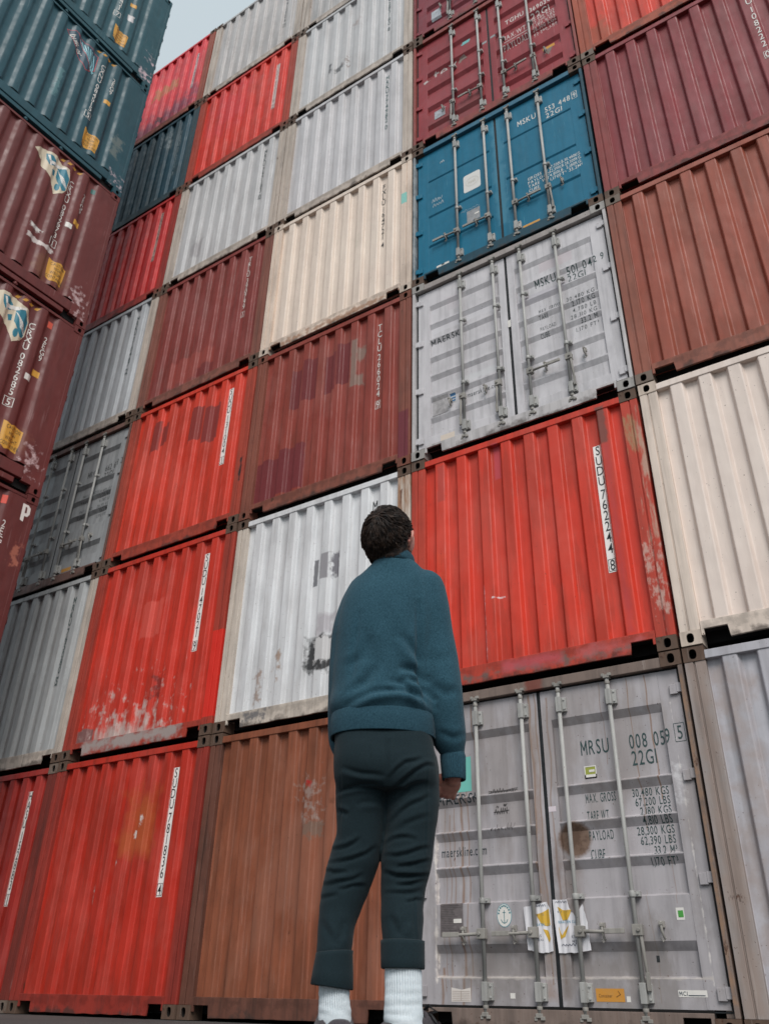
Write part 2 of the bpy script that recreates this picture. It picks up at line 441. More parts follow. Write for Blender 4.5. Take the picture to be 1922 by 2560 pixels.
BLK = ink((30, 34, 36)); GRN = ink((34, 62, 62)); WHT = ink((222, 218, 212)); STRIP = ink((238, 236, 232), 0.12)
CASTW = paint('pale_casting', (196, 180, 166), 0.8, 0.55, 0.4, rough=0.65)
def end_container(i, j, label, c, fc, rust=0.3, dirt=0.3, patches=(), frame_patches=(), frust=0.6, code=None, codec=WHT, strip=None,
                  cast=None, fade=0.3, codeargs=None, rough=0.5, fadec=None):
    rnd = random.Random(i*31+j*7)
    rc_ = tuple(0.55*v+0.3*q for v, q in zip(c, (110, 66, 44))); so = rnd.uniform(0, 0.6); ka = 0.22 if min(c) > 150 else 0.75
    patches = [P(0.1, 2.35, 1.75-so, 2.7, rc_, 0.9, 3.0, 7, 0.55*ka, st=0.10), P(0.1, 2.35, -0.4, 0.75+so*0.5, rc_, 0.8, 2.8, 8, 0.55*ka, st=0.14), P(0.1, 2.35, 0.1, 2.5, tuple(min(255, v*0.75+62) for v in c), 2.4, 2.2, 2.2, 0.30*ka, st=0.5), *patches]
    pm = paint('panel_paint', c, rust, dirt, fade, fadec, patches, rough)
    frame_patches = [P(0.10, 2.35, -0.1, 0.065, (58, 48, 44), 0.06, 2.0, 7, 0.75), P(0.2, 2.3, 0.10, 0.2, tuple(v*0.7 for v in fc), 0.05, 2.6, 9, 0.5), *frame_patches]
    fm = paint('frame_paint', fc, frust, min(1, dirt+0.25), 0.3, None, frame_patches, rough+0.1)
    cm = cast or rnd.choice((M_CAST, M_CAST, M_CAST2, M_CAST3))
    root = base_container(i, j, label, pm, fm, cm)
    posts(root, CW, CH, fm)
    bottom_rail(root, CW, fm)
    tr = MB(); tr.box(0.160, CW-0.160, 0.0, 0.09, CH-0.112, CH-0.044); tr.build('top_rail', pm, root, bevel=0.004)
    end_panel(root, pm, rnd)
    if code: stack_code(root, code, END, codec, strip, **(codeargs or {}))
    return root

# ---- doors
DX = (0.058, 1.203, 1.235, 2.380)
def door_panel(bands, yo=0.048, dep=0.036, drop=0.06, depth_in=0.2):
    """bands: list of (z_out_top, z_in_bottom): at z_out_top the panel steps in and stays in until z_in_bottom"""
    pts = [(0.165, yo)]
    for zt, zb in sorted(bands, key=lambda q: q[0]):
        pts += [(zb-0.012, yo), (zb, yo+dep), (zt-drop, yo+dep), (zt, yo)]
    pts.append((2.452, yo)); xr = ((DX[0]+0.155, DX[1]-0.085), (DX[2]+0.085, DX[3]-0.155)); xc = [v+e for a in xr for v, e in ((a[0], 0), (a[0], -5e-4), (a[1], 0), (a[1], 5e-4))]
    return dict(axis='z', breaks=[p[0] for p in pts], f=profile_fn(pts), pts=pts, xr=xr, xcut=xc, yo=yo)

def rod_parts(door, x, handle, zc=0.64, guides=(0.87,), zlo=0.11, zhi=2.47):
    """one vertical locking rod with cam ends, brackets, guides and its swing handle"""
    y = 0.012
    b = MB(); b.tube([(x, y, zlo), (x, y, zhi)], 0.0165, 12)
    b.build('locking_rod', M_ROD, door)
    for z, s in ((zhi, 1), (zlo, -1)):            # cam end gripping its keeper
        k = MB()
        k.box(x-0.026, x+0.026, y-0.024, y+0.03, z-0.012, z+0.016)
        k.box(x-0.040, x-0.016, y-0.018, y+0.02, z+s*0.004, z+s*0.030)
        k.box(x+0.012, x+0.044, y-0.026, y+0.012, z+s*0.002, z+s*0.026)
        k.tube([(x, y, z-s*0.06), (x, y, z-s*0.035)], 0.021, 10)
        k.build('cam_end', M_RODFIT, door, bevel=0.003)
    for z0, z1 in ((2.245, 2.37), (0.195, 0.32)):
        q = MB(); q.box(x-0.022, x+0.022, y-0.024, 0.05, z0, z1)
        q.box(x+0.022, x+0.056, 0.018, 0.05, z0+0.005, z1-0.005)
        q.box(x-0.040, x-0.022, 0.022, 0.05, z0+0.02, z1-0.02)
        for zz in (z0+0.025, z1-0.025): q.tube([(x+0.040, 0.020, zz), (x+0.040, 0.010, zz)], 0.009, 8)
        q.build('rod_bracket', M_ROD, door, bevel=0.004)
    for z in guides:
        q = MB(); q.tube([(x, y, z-0.02), (x, y, z+0.02)], 0.0245, 12)
        q.box(x+0.018, x+0.056, y-0.004, 0.05, z-0.018, z+0.018); q.box(x-0.030, x-0.016, y+0.004, 0.05, z-0.018, z+0.018)
        q.tube([(x+0.040, y-0.004, z), (x+0.040, y-0.013, z)], 0.008, 8)
        q.build('rod_guide', M_ROD, door, bevel=0.002)
    h = MB()
    s = -1 if handle in ('l', 'dl') else 1
    h.box(*sorted((x-s*0.024, x+s*0.046)), y-0.028, y+0.022, zc-0.036, zc+0.036)      # hub clevis
    h.tube([(x+s*0.022, y-0.026, zc), (x+s*0.022, y-0.040, zc)], 0.013, 10)
    if handle in ('l', 'r'):
        h.tube([(x+s*0.04, y-0.006, zc), (x+s*0.13, y-0.014, zc-0.004), (x+s*0.23, y-0.018, zc-0.006)], [0.014, 0.013, 0.012], 8)
        h.box(*sorted((x+s*0.20, x+s*0.345)), y-0.032, y-0.016, zc-0.020, zc+0.014)
        h.build('door_handle', M_RODFIT, door, bevel=0.003)
    else:
        h.tube([(x+s*0.030, y-0.010, zc-0.02), (x+s*0.036, y-0.008, zc-0.16), (x+s*0.042, y-0.004, zc-0.27)], [0.013, 0.013, 0.011], 8)
        h.box(*sorted((x+s*0.030, x+s*0.056)), y-0.016, y+0.004, zc-0.37, zc-0.26)
        h.build('door_handle', M_RODFIT, door, bevel=0.003)
    cx = x+s*0.175
    q = MB(); q.box(cx-0.018, cx+0.018, 0.020, 0.050, zc+0.012, zc+0.055); q.box(cx-0.012, cx+0.012, -0.012, 0.022, zc+0.028, zc+0.045)
    q.tube([(cx, 0.005, zc+0.05), (cx+0.006, -0.004, zc-0.01), (cx+0.012, 0.02, zc-0.055)], [0.010, 0.010, 0.008], 8)
    q.tube([(cx-0.016, 0.028, zc-0.05), (cx, 0.020, zc-0.075), (cx+0.018, 0.028, zc-0.05)], 0.006, 6)
    q.build('handle_catch', M_RODFIT, door, bevel=0.002)

def door_container(i, j, label, c, fc, bands, handles, rust=0.3, dirt=0.4, patches=(), frame_patches=(), guides=(0.87,), cast=None, frust=0.5, fade=0.3, hingec=None, rough=0.5, dep=0.036):
    pm = paint('door_paint', c, rust, dirt, fade, None, patches, rough)
    frame_patches = [P(0.10, 2.35, -0.1, 0.06, (66, 54, 48), 0.06, 2.0, 7, 0.7), *frame_patches]
    fm = paint('door_frame_paint', fc, frust, min(1, dirt+0.2), 0.3, None, frame_patches, rough+0.1)
    root = base_container(i, j, label, fm, fm, cast or M_CAST)
    for s in (0, 1):
        b = MB()
        a, e = ((0.0, 0.034) if not s else (CW-0.034, CW)); b.box(a, e, 0.0, 0.14, 0.122, CH-0.122)
        a, e = ((0.034, 0.10) if not s else (CW-0.10, CW-0.034)); b.box(a, e, 0.058, 0.14, 0.122, CH-0.122)
        b.build('corner_post', fm, root, bevel=0.004)
    bottom_rail(root, CW, fm, 0.018, 0.150, 'door_sill')
    b = MB(); b.box(0.160, CW-0.160, 0.004, 0.10, CH-0.122, CH-0.040); b.build('door_header', fm, root, bevel=0.004)
    g = MB(); g.box(0.036, CW-0.036, 0.092, 0.098, 0.152, CH-0.124)
    for a, e in ((0.036, 0.056), (CW-0.056, CW-0.036), (1.2045, 1.2335)): g.box(a, e, 0.054, 0.091, 0.152, CH-0.124)
    g.box(0.0575, CW-0.0575, 0.054, 0.091, 2.4535, CH-0.124); g.box(0.0575, CW-0.0575, 0.054, 0.091, 0.152, 0.161)
    g.build('door_gasket', M_GASKET, root)
    pan = door_panel(bands, dep=dep); doors = []
    for s in (0, 1):
        x0, x1 = (DX[0], DX[1]) if not s else (DX[2], DX[3])
        ia, ib = (x0+0.155, x1-0.085) if not s else (x0+0.085, x1-0.155)
        b = MB(); yo = 0.048; z0, z1 = 0.168, 2.452
        b.box(x0, ia, yo, 0.085, z0, z1); b.box(ib, x1, yo, 0.085, z0, z1)
        rows = [[(ia, y, z), (ib, y, z)] for z, y in pan['pts']]
        b.grid(rows); b.box(ia, ib, yo, 0.085, z1-0.004, z1); b.box(ia, ib, yo+0.002, 0.085, z0-0.006, z0)
        d = b.build('door', pm, root, bevel=0.004)
        doors.append(d)
        xs = (0.645, 1.072) if not s else (1.412, 1.835)
        for q, x in enumerate(xs): rod_parts(d, x, handles[2*s+q], guides=guides)
        for z in (2.30, 1.655, 0.955, 0.265):
            h = MB(); sg = 1 if s else -1; xe = CW-0.016 if s else 0.016
            h.box(*sorted((xe, xe-sg*0.058)), 0.024, 0.050, z-0.036, z+0.036)
            h.box(*sorted((xe-sg*0.052, xe-sg*0.112)), 0.028, 0.046, z-0.046, z+0.030)
            h.tube([(xe, 0.022, z-0.055), (xe, 0.022, z+0.055)], 0.015, 10)
            h.build('hinge', pm if hingec is None else hingec, d, bevel=0.003)
    return root, doors, pan

# ------------------------------------------------------------------ ground
N = NT('asphalt'); p = N.obj()
gc = N.mix(N.ramp(N.noise(p, 0.6, 5), 0.35, 0.65), l4((52, 52, 54)), l4((72, 70, 68)))
gc = N.mix(N.ramp(N.noise(p, 120, 2), 0.5, 0.7, 0, 0.7), gc, l4((104, 100, 96)))
N.l(gc, N.b.inputs['Base Color']); N.b.inputs['Roughness'].default_value = 0.85
N.l(N.bump(N.noise(p, 150, 3), 0.6, 0.008), N.b.inputs['Normal'])
g = MB(); S_ = 600
g.grid([[(-S_+2*S_*a/40, -S_+2*S_*b/40, 0.0) for a in range(41)] for b in range(41)])
tag(g.build('ground', N.mat), kind='structure')

# colours (sRGB albedo)
RED = (206, 58, 36); MAR = (134, 58, 52); BRN = (168, 96, 68); WHI = (208, 211, 215); GRY = (190, 188, 187)
CRM = (226, 209, 195); BLU = (20, 116, 150); BUR = (140, 50, 64); TEA = (54, 106, 118)
F_RED = (176, 60, 46); F_WHI = (188, 175, 164); F_GRY = (150, 142, 138)
GREYP = (168, 160, 158)
#INSERT
# ================================================================== main wall
rn = random.Random(5)
GRAYC = lambda v: (v, v, v+3)
# --- column far left (partly behind the teal and maroon stack)
end_container(-3, 0, 'red container with a white number strip, at the very bottom left corner on the ground', (160, 38, 30), (120, 48, 40), 0.15, 0.35,  # red and frame darkened: shade near the ground is put into the paint
              code='HASU 152883 1', codec=BLK, strip=STRIP, frust=0.35)
end_container(-3, 1, 'grey white container with black stacked figures, directly above the bottom left red one', (164, 166, 167), F_WHI, 0.3, 0.45,
              code='MRKU 765080 5', codec=GRN)
END_BANDS = [(2.20, 1.682), (1.662, 1.412), (1.392, 1.140), (1.120, 0.87), (0.572, 0.36)]
d_root, d_doors, d_pan = door_container(-3, 2, 'grey door end with steel locking rods half hidden beside the maroon stack', (150, 152, 154), (112, 82, 74),
              END_BANDS, ('dl', 'l', 'r', 'dr'), 0.25, 0.45, guides=(1.72, 0.87))
f = Flat(); f.fit('MRKU', 1.535, 1.775, 1.80, 0.105); f.fit('662 638 2', 1.935, 2.345, 1.80, 0.105); f.fit('22G1', 1.935, 2.13, 1.665, 0.105)
f.lay('serial_number', BLK, d_doors[1], d_pan)
f = Flat()
for t, z in (('MAX. GROSS', 1.44), ('TARE', 1.31), ('PAYLOAD', 1.17), ('CUBE', 1.05)): f.text(t, 1.545, z, 0.05, 0.75)
for t, z in (('30,480 KG', 1.42), ('2,170 KG', 1.325), ('4,780 LB', 1.25), ('28,310 KG', 1.16), ('33.2 M', 1.06), ('1,170 FT³', 0.98)): f.text(t, 2.19, z, 0.05, 0.75, 'r')
f.lay('weight_table', ink((58, 62, 62)), d_doors[1], d_pan)
Flat().rect(1.49, 1.70, 0.20, 0.255).lay('orange_sticker', ink((196, 140, 60)), d_doors[1], d_pan)
end_container(-3, 3, 'grey white container with thin black figures, above the half hidden grey door end', (176, 179, 183), F_WHI, 0.35, 0.35,
              code='MRKU 310467 2', codec=GRN)
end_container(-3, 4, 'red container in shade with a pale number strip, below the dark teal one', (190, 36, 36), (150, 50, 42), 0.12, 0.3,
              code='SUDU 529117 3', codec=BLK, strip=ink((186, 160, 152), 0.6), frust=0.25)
end_container(-3, 5, 'dark teal container end with a pale scraped stain and faint white figures', (24, 66, 82), (52, 72, 80), 0.12, 0.3,
              patches=[P(1.50, 1.78, 1.72, 2.25, (150, 160, 162), 0.16, 1.6, 6, 0.75)], code='TEXU 372217 3', codec=ink((150, 164, 168), 0.6), codeargs=dict(boxed=False, ztop=2.1, zbot=0.75))
end_container(-3, 6, 'faded pinkish red container at the top of its column against the sky', (212, 52, 62), (150, 78, 62), 0.25, 0.3,
              patches=[P(0.0, 2.44, -0.1, 0.95, (120, 60, 84), 0.5, 1.4, 3, 0.8), P(0.72, 1.55, 1.30, 1.72, (176, 112, 74), 0.10, 2.2, 6, 0.85), P(1.05, 1.25, 0.35, 0.62, (60, 34, 48), 0.08, 1.6, 8, 0.8)],
              code='HASU 144907 2', codec=BLK, strip=ink((206, 190, 192), 0.6), codeargs=dict(ztop=2.16, zbot=0.92))
# --- second column from the left
end_container(-2, 0, 'red container on the ground with orange rust bloom, white strip ending in 6 4', (180, 46, 32), (146, 50, 40), 0.12, 0.35,  # darker than the reds above, carrying the ground row's shade in its colour
              patches=[P(1.22, 1.86, 1.35, 2.15, (176, 88, 48), 0.22, 1.0, 4, 0.75), P(1.545, 1.605, 1.73, 1.86, (214, 205, 200), 0.025, 1.6, 18), P(1.46, 1.52, 1.62, 1.71, (214, 205, 200), 0.02, 1.6, 18),
                       P(0.98, 1.02, 1.0, 1.2, (170, 140, 134), 0.02, 2.0, 20), P(1.24, 1.30, 1.36, 1.42, (190, 170, 164), 0.02, 2.0, 20)],
              code='SUDU 781836 4', codec=BLK, strip=STRIP, frust=0.3)
end_container(-2, 1, 'red container with white paint scraped off along its bottom edge, second level', (194, 52, 37), (164, 60, 46), 0.12, 0.3,
              patches=[P(0.95, 1.37, 1.36, 1.86, (206, 84, 72), 0.02, 0.5, 8, 0.8), P(0.15, 0.46, 0.0, 0.36, (118, 92, 90), 0.02, 0.6, 8, 0.9),
                       P(0.45, 1.65, -0.35, 0.34, (180, 166, 160), 0.26, 1.7, 4.5, 0.92, st=0.45), P(0.6, 1.7, -0.1, 0.50, (190, 174, 168), 0.50, 2.3, 12.0, 0.8, st=0.6), P(1.38, 1.55, 0.55, 0.85, (120, 48, 44), 0.06, 2.0, 14, 0.8)],
              frame_patches=[P(0.35, 2.0, 0.0, 0.25, (160, 146, 142), 0.12, 1.8, 6.0), P(2.28, 2.45, 0.2, 1.21, (214, 48, 36), 0.008, 0.2, 10)],
              code='SUDU 147021 9', codec=BLK, strip=STRIP, frust=0.3)
end_container(-2, 2, 'red container with three dark primer patches high on its panel, third level', (202, 58, 40), (164, 66, 50), 0.15, 0.3,
              patches=[P(0.45, 0.66, 1.72, 2.25, (140, 54, 48), 0.015, 0.5, 10), P(0.66, 0.84, 1.80, 2.16, (140, 54, 48), 0.015, 0.5, 10), P(1.22, 1.48, 1.63, 2.22, (140, 54, 48), 0.015, 0.6, 10),
                       P(1.53, 1.84, 1.50, 2.12, (136, 54, 50), 0.015, 0.6, 10)],
              frame_patches=[P(2.34, 2.40, 0.62, 1.0, (50, 40, 40), 0.02, 1.0, 9)], code='SUDU 131004 1', codec=BLK, strip=STRIP, frust=0.4)
end_container(-2, 3, 'maroon container with white figures, above the red one with primer patches', (130, 56, 52), (132, 82, 70), 0.2, 0.35,
              patches=[P(0.6, 1.5, 0.25, 0.75, (150, 70, 62), 0.03, 0.8, 7, 0.7), P(1.15, 1.55, 0.18, 0.45, (112, 46, 46), 0.03, 0.9, 7, 0.8)], code='TRLU 390799 1', codec=WHT, fadec=(154, 74, 66))
end_container(-2, 4, 'grey white container above the maroon one, left of the two plain grey columns', (190, 189, 190), F_WHI, 0.38, 0.3, code='MRKU 797183 0', codec=ink((58, 70, 70), 0.5),
              patches=[P(0.5, 0.8, 0.45, 0.9, (150, 146, 148), 0.1, 1.6, 6, 0.7)])
end_container(-2, 5, 'bright red container between grey ones, second from the top of its column', (206, 50, 36), (164, 66, 50), 0.2, 0.25,
              patches=[P(0.2, 1.5, 1.0, 2.6, (206, 60, 66), 0.5, 1.2, 3, 0.7)], code='SUDU 600318 2', codec=ink((150, 96, 88), 0.5), strip=ink((206, 196, 192), 0.3), codeargs=dict(ztop=2.19, zbot=0.85), frust=0.5)
end_container(-2, 6, 'rust stained grey container at the skyline, right of the pinkish red one', (182, 178, 177), F_WHI, 0.5, 0.38, code='MSKU 412306 7', codec=ink((84, 92, 94), 0.6), codeargs=dict(ztop=2.2, zbot=0.8))
# --- third column
end_container(-1, 0, 'brown container on the ground behind the man', (136, 78, 55), (104, 66, 54), 0.45, 0.6, fade=0.35,  # grimy brown, its base also lowered to paint in the ground row's shade
              patches=[P(1.24, 1.44, 1.62, 1.98, (150, 130, 122), 0.10, 2.6, 12, 0.8), P(1.27, 1.50, 1.46, 1.62, (120, 100, 88), 0.04, 2.0, 20, 0.8), P(1.28, 1.36, 1.93, 2.0, (170, 40, 38), 0.03, 2.0, 14), P(1.62, 1.75, 1.75, 2.0, (104, 60, 42), 0.06, 1.6, 10, 0.8)],
              frame_patches=[P(0.95, 1.2, 2.4, 2.5, (204, 188, 178), 0.02, 1.4, 10)], code='FCIU 319062 8', codec=WHT)
end_container(-1, 1, 'white container with dark stacked letters, scorch mark and grey patches, behind the man', (211, 212, 214), (198, 186, 174), 0.45, 0.28,
              patches=[P(1.17, 1.24, 1.45, 1.78, (120, 120, 124), 0.012, 0.8, 12), P(1.25, 1.40, 1.50, 1.82, (150, 148, 152), 0.012, 0.6, 9), P(1.41, 1.54, 1.50, 1.82, (124, 122, 128), 0.03, 1.6, 16),
                       P(1.24, 1.52, 0.84, 1.12, (178, 174, 178), 0.08, 1.0, 7), P(1.14, 1.52, 0.46, 0.87, (40, 40, 42), 0.05, 1.6, 9, 0.95), P(1.24, 1.50, 0.55, 0.84, (196, 194, 194), 0.03, 2.6, 16),
                       P(0.48, 0.60, 0.25, 0.60, (146, 116, 98), 0.05, 2.4, 14, 0.7), P(0.75, 0.82, 0.45, 0.8, (150, 112, 80), 0.05, 2.4, 12, 0.7)],
              frame_patches=[P(2.28, 2.44, 0.1, 2.5, (150, 104, 70), 0.14, 2.6, 9, 0.85, st=0.12), P(2.31, 2.34, 1.2, 2.3, (96, 56, 36), 0.02, 2.4, 9, 0.9, 0.03, st=0.3), P(0.4, 0.75, 0.04, 0.2, (96, 96, 100), 0.08, 2.6, 14, 0.8)],
              code='MSKU 705312 4', codec=BLK, codeargs=dict(hh=0.108, sx=0.66, ztop=2.30, zbot=0.82, boxed=False), frust=0.55)
end_container(-1, 2, 'maroon container with dark repaired patches and a worn grey patch beside white figures', (142, 62, 52), (132, 76, 62), 0.2, 0.3,
              patches=[P(0.62, 0.80, 1.46, 2.10, (112, 47, 48), 0.012, 0.4, 10), P(0.80, 1.04, 1.52, 2.20, (114, 48, 49), 0.012, 0.4, 10), P(1.15, 1.34, 1.50, 2.12, (114, 48, 49), 0.012, 0.4, 10), P(1.34, 1.56, 1.55, 2.22, (114, 48, 49), 0.012, 0.4, 10),
                       P(1.56, 1.66, 1.42, 2.18, (136, 110, 100), 0.02, 0.8, 10), P(1.62, 1.78, 1.80, 2.06, (136, 110, 100), 0.04, 1.4, 10), P(1.60, 1.76, 1.42, 1.62, (136, 110, 100), 0.04, 1.4, 10),
                       P(0.05, 0.52, 0.0, 0.80, (114, 47, 50), 0.015, 0.5, 8), P(0.52, 0.92, 0.22, 0.88, (114, 47, 50), 0.015, 0.5, 8)],
              frame_patches=[P(2.27, 2.42, 0.10, 0.76, (112, 50, 58), 0.012, 0.4, 8)], code='TCLU 266024 9', codec=WHT, fadec=(160, 74, 62), codeargs=dict(ztop=2.29, zbot=0.96))
end_container(-1, 3, 'cream container with a small turquoise tag by its right edge', CRM, (218, 198, 182), 0.12, 0.15, cast=CASTW,
              patches=[P(1.50, 1.60, 1.2, 1.5, (206, 196, 180), 0.1, 1.6, 8, 0.6)], frame_patches=[P(2.275, 2.37, 1.64, 1.85, (140, 200, 190), 0.008, 0.3, 10), P(0.1, 2.4, 0.02, 0.13, (150, 104, 74), 0.05, 2.2, 12, 0.7)],
              code='FXLU 164721 4', codec=BLK, frust=0.25, codeargs=dict(boxed=False, ztop=2.32, zbot=1.03), fade=0.15)
end_container(-1, 4, 'grey white container with teal stacked figures, above the cream one', (193, 191, 193), F_WHI, 0.35, 0.18, code='MRKU 774982 0', codec=ink((60, 92, 92), 0.4), codeargs=dict(boxed=False, ztop=2.30, zbot=0.95))
end_container(-1, 5, 'grey white container with a dark smeared stain, two above the cream one', (191, 190, 191), F_WHI, 0.28, 0.2, code='MRKU 283180 8', codec=ink((60, 84, 86), 0.5),
              patches=[P(0.74, 0.86, 0.66, 0.98, (96, 96, 98), 0.05, 1.2, 9), P(0.90, 1.10, 0.64, 0.82, (104, 104, 106), 0.06, 1.8, 9), P(1.10, 1.18, 0.62, 0.9, (130, 112, 104), 0.06, 2.2, 12), P(1.22, 1.40, 1.62, 1.85, (168, 158, 156), 0.07, 1.8, 9)], codeargs=dict(boxed=False, ztop=2.28, zbot=0.92))
end_container(-1, 6, 'grey container at the very top edge above the two plain grey ones', (176, 173, 172), F_WHI, 0.5, 0.5, code='MSKU 518822 9', codec=ink((84, 92, 94), 0.6))
# --- right hand column of closed sides
end_container(1, 0, 'weathered grey container on the ground at the right edge', (178, 176, 182), (150, 140, 136), 0.35, 0.4,
              patches=[P(0.1, 0.42, 0.4, 2.5, (158, 140, 132), 0.2, 1.6, 4, 0.55)], frame_patches=[P(0.0, 0.17, 0.1, 2.5, (150, 126, 112), 0.05, 1.2, 5, 0.4)], code='MSKU 330184 2', codec=GRN)
end_container(1, 1, 'cream container at the right edge, above the weathered grey one', (226, 210, 200), (213, 197, 184), 0.08, 0.12, fade=0.12, cast=CASTW, code='FXLU 140556 2', codec=BLK, frust=0.2)
end_container(1, 2, 'reddish brown container at the right edge, above the cream one', (154, 79, 61), (140, 82, 66), 0.08, 0.25, code='TCLU 271190 6', codec=WHT, frust=0.25, fadec=(164, 88, 76))
end_container(1, 3, 'dark wine red container at the right edge with large white stacked figures', (134, 53, 58), (136, 62, 60), 0.05, 0.2, code='SKU 108222 0', codec=WHT, frust=0.2,
              codeargs=dict(x=1.88, ztop=2.36, zbot=0.98, hh=0.098, sx=0.72))
end_container(1, 4, 'orange red container with rust eaten lower corner, at the top right', (214, 62, 44), (160, 78, 56), 0.45, 0.25, fadec=(214, 84, 52),
              patches=[P(0.0, 0.45, 0.0, 0.7, (150, 82, 56), 0.12, 1.6, 5, 0.7)], code='SUDU 581460 1', codec=BLK, strip=STRIP)
# --- centre column: door ends
c1 = end_container(0, 1, 'bright red container with a white number strip ending in 44 8, right of the man', (204, 58, 40), (182, 64, 48), 0.12, 0.2,
              patches=[P(2.03, 2.13, 2.08, 2.52, (120, 74, 66), 0.02, 1.0, 12, 0.9), P(2.04, 2.14, 0.2, 2.10, (186, 66, 66), 0.06, 0.7, 5, 0.75), P(0.78, 0.795, 0.2, 0.95, (214, 140, 140), 0.008, 1.4, 20), P(0.86, 0.98, 0.80, 0.82, (226, 200, 200), 0.01, 1.6, 30),
                       P(0.3, 0.36, 0.8, 1.4, (226, 84, 52), 0.2, 1.0, 4, 0.8), P(0.93, 1.02, 2.08, 2.5, (190, 74, 84), 0.02, 0.5, 8, 0.8), P(0.30, 0.40, 2.0, 2.45, (170, 72, 64), 0.02, 1.0, 8, 0.6)],
              frame_patches=[P(2.28, 2.44, 0.35, 0.95, (200, 172, 160), 0.14, 2.5, 20, 0.7, st=0.5), P(2.37, 2.44, 1.0, 2.4, (186, 158, 140), 0.05, 3.0, 12, 0.8, st=0.18), P(2.28, 2.36, 1.9, 2.3, (160, 130, 96), 0.08, 2.6, 12, 0.8, st=0.3), P(0.2, 2.2, 0.05, 0.12, (110, 92, 86), 0.05, 2.0, 8, 0.85), P(1.6, 2.2, 0.05, 0.2, (196, 100, 100), 0.08, 1.4, 6, 0.6), P(0.9, 1.5, 0.05, 0.2, (190, 84, 92), 0.06, 0.8, 6, 0.7)],
              code='SUDU 762244 8', codec=BLK, strip=STRIP, frust=0.35, codeargs=dict(x=1.999, ztop=2.115, zbot=0.80))

# ground level grey doors
streak = lambda x, wd, z0, z1, a=0.75, wp=0.10: P(x-wd/2, x+wd/2, z0, z1, (132, 96, 66), wd*0.5, 0.25, 9, a, wp, 1.6)
DP = [streak(0.44, 0.035, 0.1, 2.1), streak(0.50, 0.022, 0.2, 1.8, 0.6), streak(0.33, 0.02, 0.2, 1.55, 0.55), streak(0.285, 0.015, 0.25, 1.6, 0.45), streak(0.26, 0.03, 0.16, 0.42, 0.7), streak(0.37, 0.022, 0.7, 1.6, 0.5),
      streak(0.60, 0.02, 1.7, 2.45, 0.8), streak(1.12, 0.03, 0.9, 2.45, 0.8), streak(1.17, 0.02, 0.3, 2.45, 0.7), streak(1.05, 0.015, 1.2, 2.4, 0.5), streak(1.27, 0.025, 0.3, 2.4, 0.6),
      streak(1.98, 0.014, 1.3, 2.45, 0.75), streak(2.12, 0.016, 1.5, 2.45, 0.85), streak(1.75, 0.012, 1.8, 2.45, 0.5), streak(2.14, 0.01, 0.8, 1.4, 0.4), streak(1.93, 0.01, 0.2, 0.9, 0.4),
      P(1.425, 1.43, 1.275, 1.3, (116, 92, 76), 0.03, 0.45, 22, 0.95, r=0.140), P(1.425, 1.43, 1.285, 1.3, (88, 68, 56), 0.08, 1.6, 26, 0.7, r=0.11), P(1.28, 1.46, 0.55, 1.2, (142, 124, 112), 0.10, 0.7, 7, 0.6), P(1.10, 1.20, 0.2, 2.2, (146, 122, 110), 0.05, 1.0, 6, 0.6), P(1.235, 1.32, 0.2, 1.3, (120, 104, 98), 0.05, 1.0, 6, 0.6),
      P(0.20, 0.225, 0.30, 1.38, (226, 218, 212), 0.02, 1.6, 12, 0.9), P(2.24, 2.30, 1.45, 1.75, (206, 204, 206), 0.04, 1.8, 14, 0.8), P(2.29, 2.30, 0.3, 2.2, (216, 210, 206), 0.01, 1.6, 14, 0.8),
      P(0.1, 2.35, 0.05, 0.75, (120, 112, 106), 0.4, 1.8, 4, 0.55, st=0.5), P(0.1, 2.35, 1.3, 2.6, (132, 120, 112), 0.6, 2.4, 5, 0.35, st=0.3), P(0.2, 2.3, 0.335, 0.36, (190, 182, 176), 0.012, 1.6, 9, 0.7)]
d0, D0, pan0 = door_container(0, 0, 'grey rust streaked double doors on the ground, right of the man', (168, 163, 166), (122, 106, 98),
      [(2.205, 1.682), (1.662, 1.412), (1.392, 1.140), (1.120, 0.87), (0.572, 0.36)], ('l', 'l', 'r', 'dr'), 0.22, 0.35, DP,
      [P(1.1, 1.3, 2.3, 2.6, (120, 60, 48), 0.05, 1.0, 8, 0.8), P(2.395, 2.44, 0.2, 2.4, (150, 118, 94), 0.03, 1.2, 8, 0.8)], frust=0.8)
R0, L0 = D0[1], D0[0]
f = Flat(); f.fit('MRSU', 1.535, 1.765, 1.895, 0.112); f.fit('008 059', 1.93, 2.255, 1.898, 0.108); f.fit('22G1', 1.935, 2.125, 1.770, 0.108)
f.text('5', 2.333, 1.915, 0.100, 0.62, 'c'); f.frame(2.292, 2.372, 1.895, 2.035, 0.004); f.lay('serial_number', GRN, R0, pan0)
f = Flat()
for t, z, x1 in (('MAX. GROSS', 1.530, 1.775), ('TARE WT.', 1.402, 1.715), ('PAYLOAD', 1.258, 1.725), ('CUBE', 1.126, 1.645)): f.fit(t, 1.535, x1, z, 0.066)
for t, z in (('30,480 KGS', 1.540), ('67,200 LBS', 1.472), ('2,180 KGS', 1.405), ('4,810 LBS', 1.337), ('28,300 KGS', 1.268), ('62,390 LBS', 1.200), ('33.2 M³', 1.130), ('1,170 FT³', 1.052)):
    f.text(t, 2.178, z, 0.056, 0.62, 'r', 0.13)
f.lay('weight_table', GRN, R0, pan0)
Flat().rect(1.548, 1.645, 1.713, 1.808).lay('green_sticker', ink((150, 156, 62)), R0, pan0)
Flat().rect(1.585, 1.63, 1.760, 1.778).rect(1.548, 1.645, 1.713, 1.742).frame(1.548, 1.645, 1.713, 1.808, 0.008).lay('sticker_print', WHT, R0, pan0, 0.003)
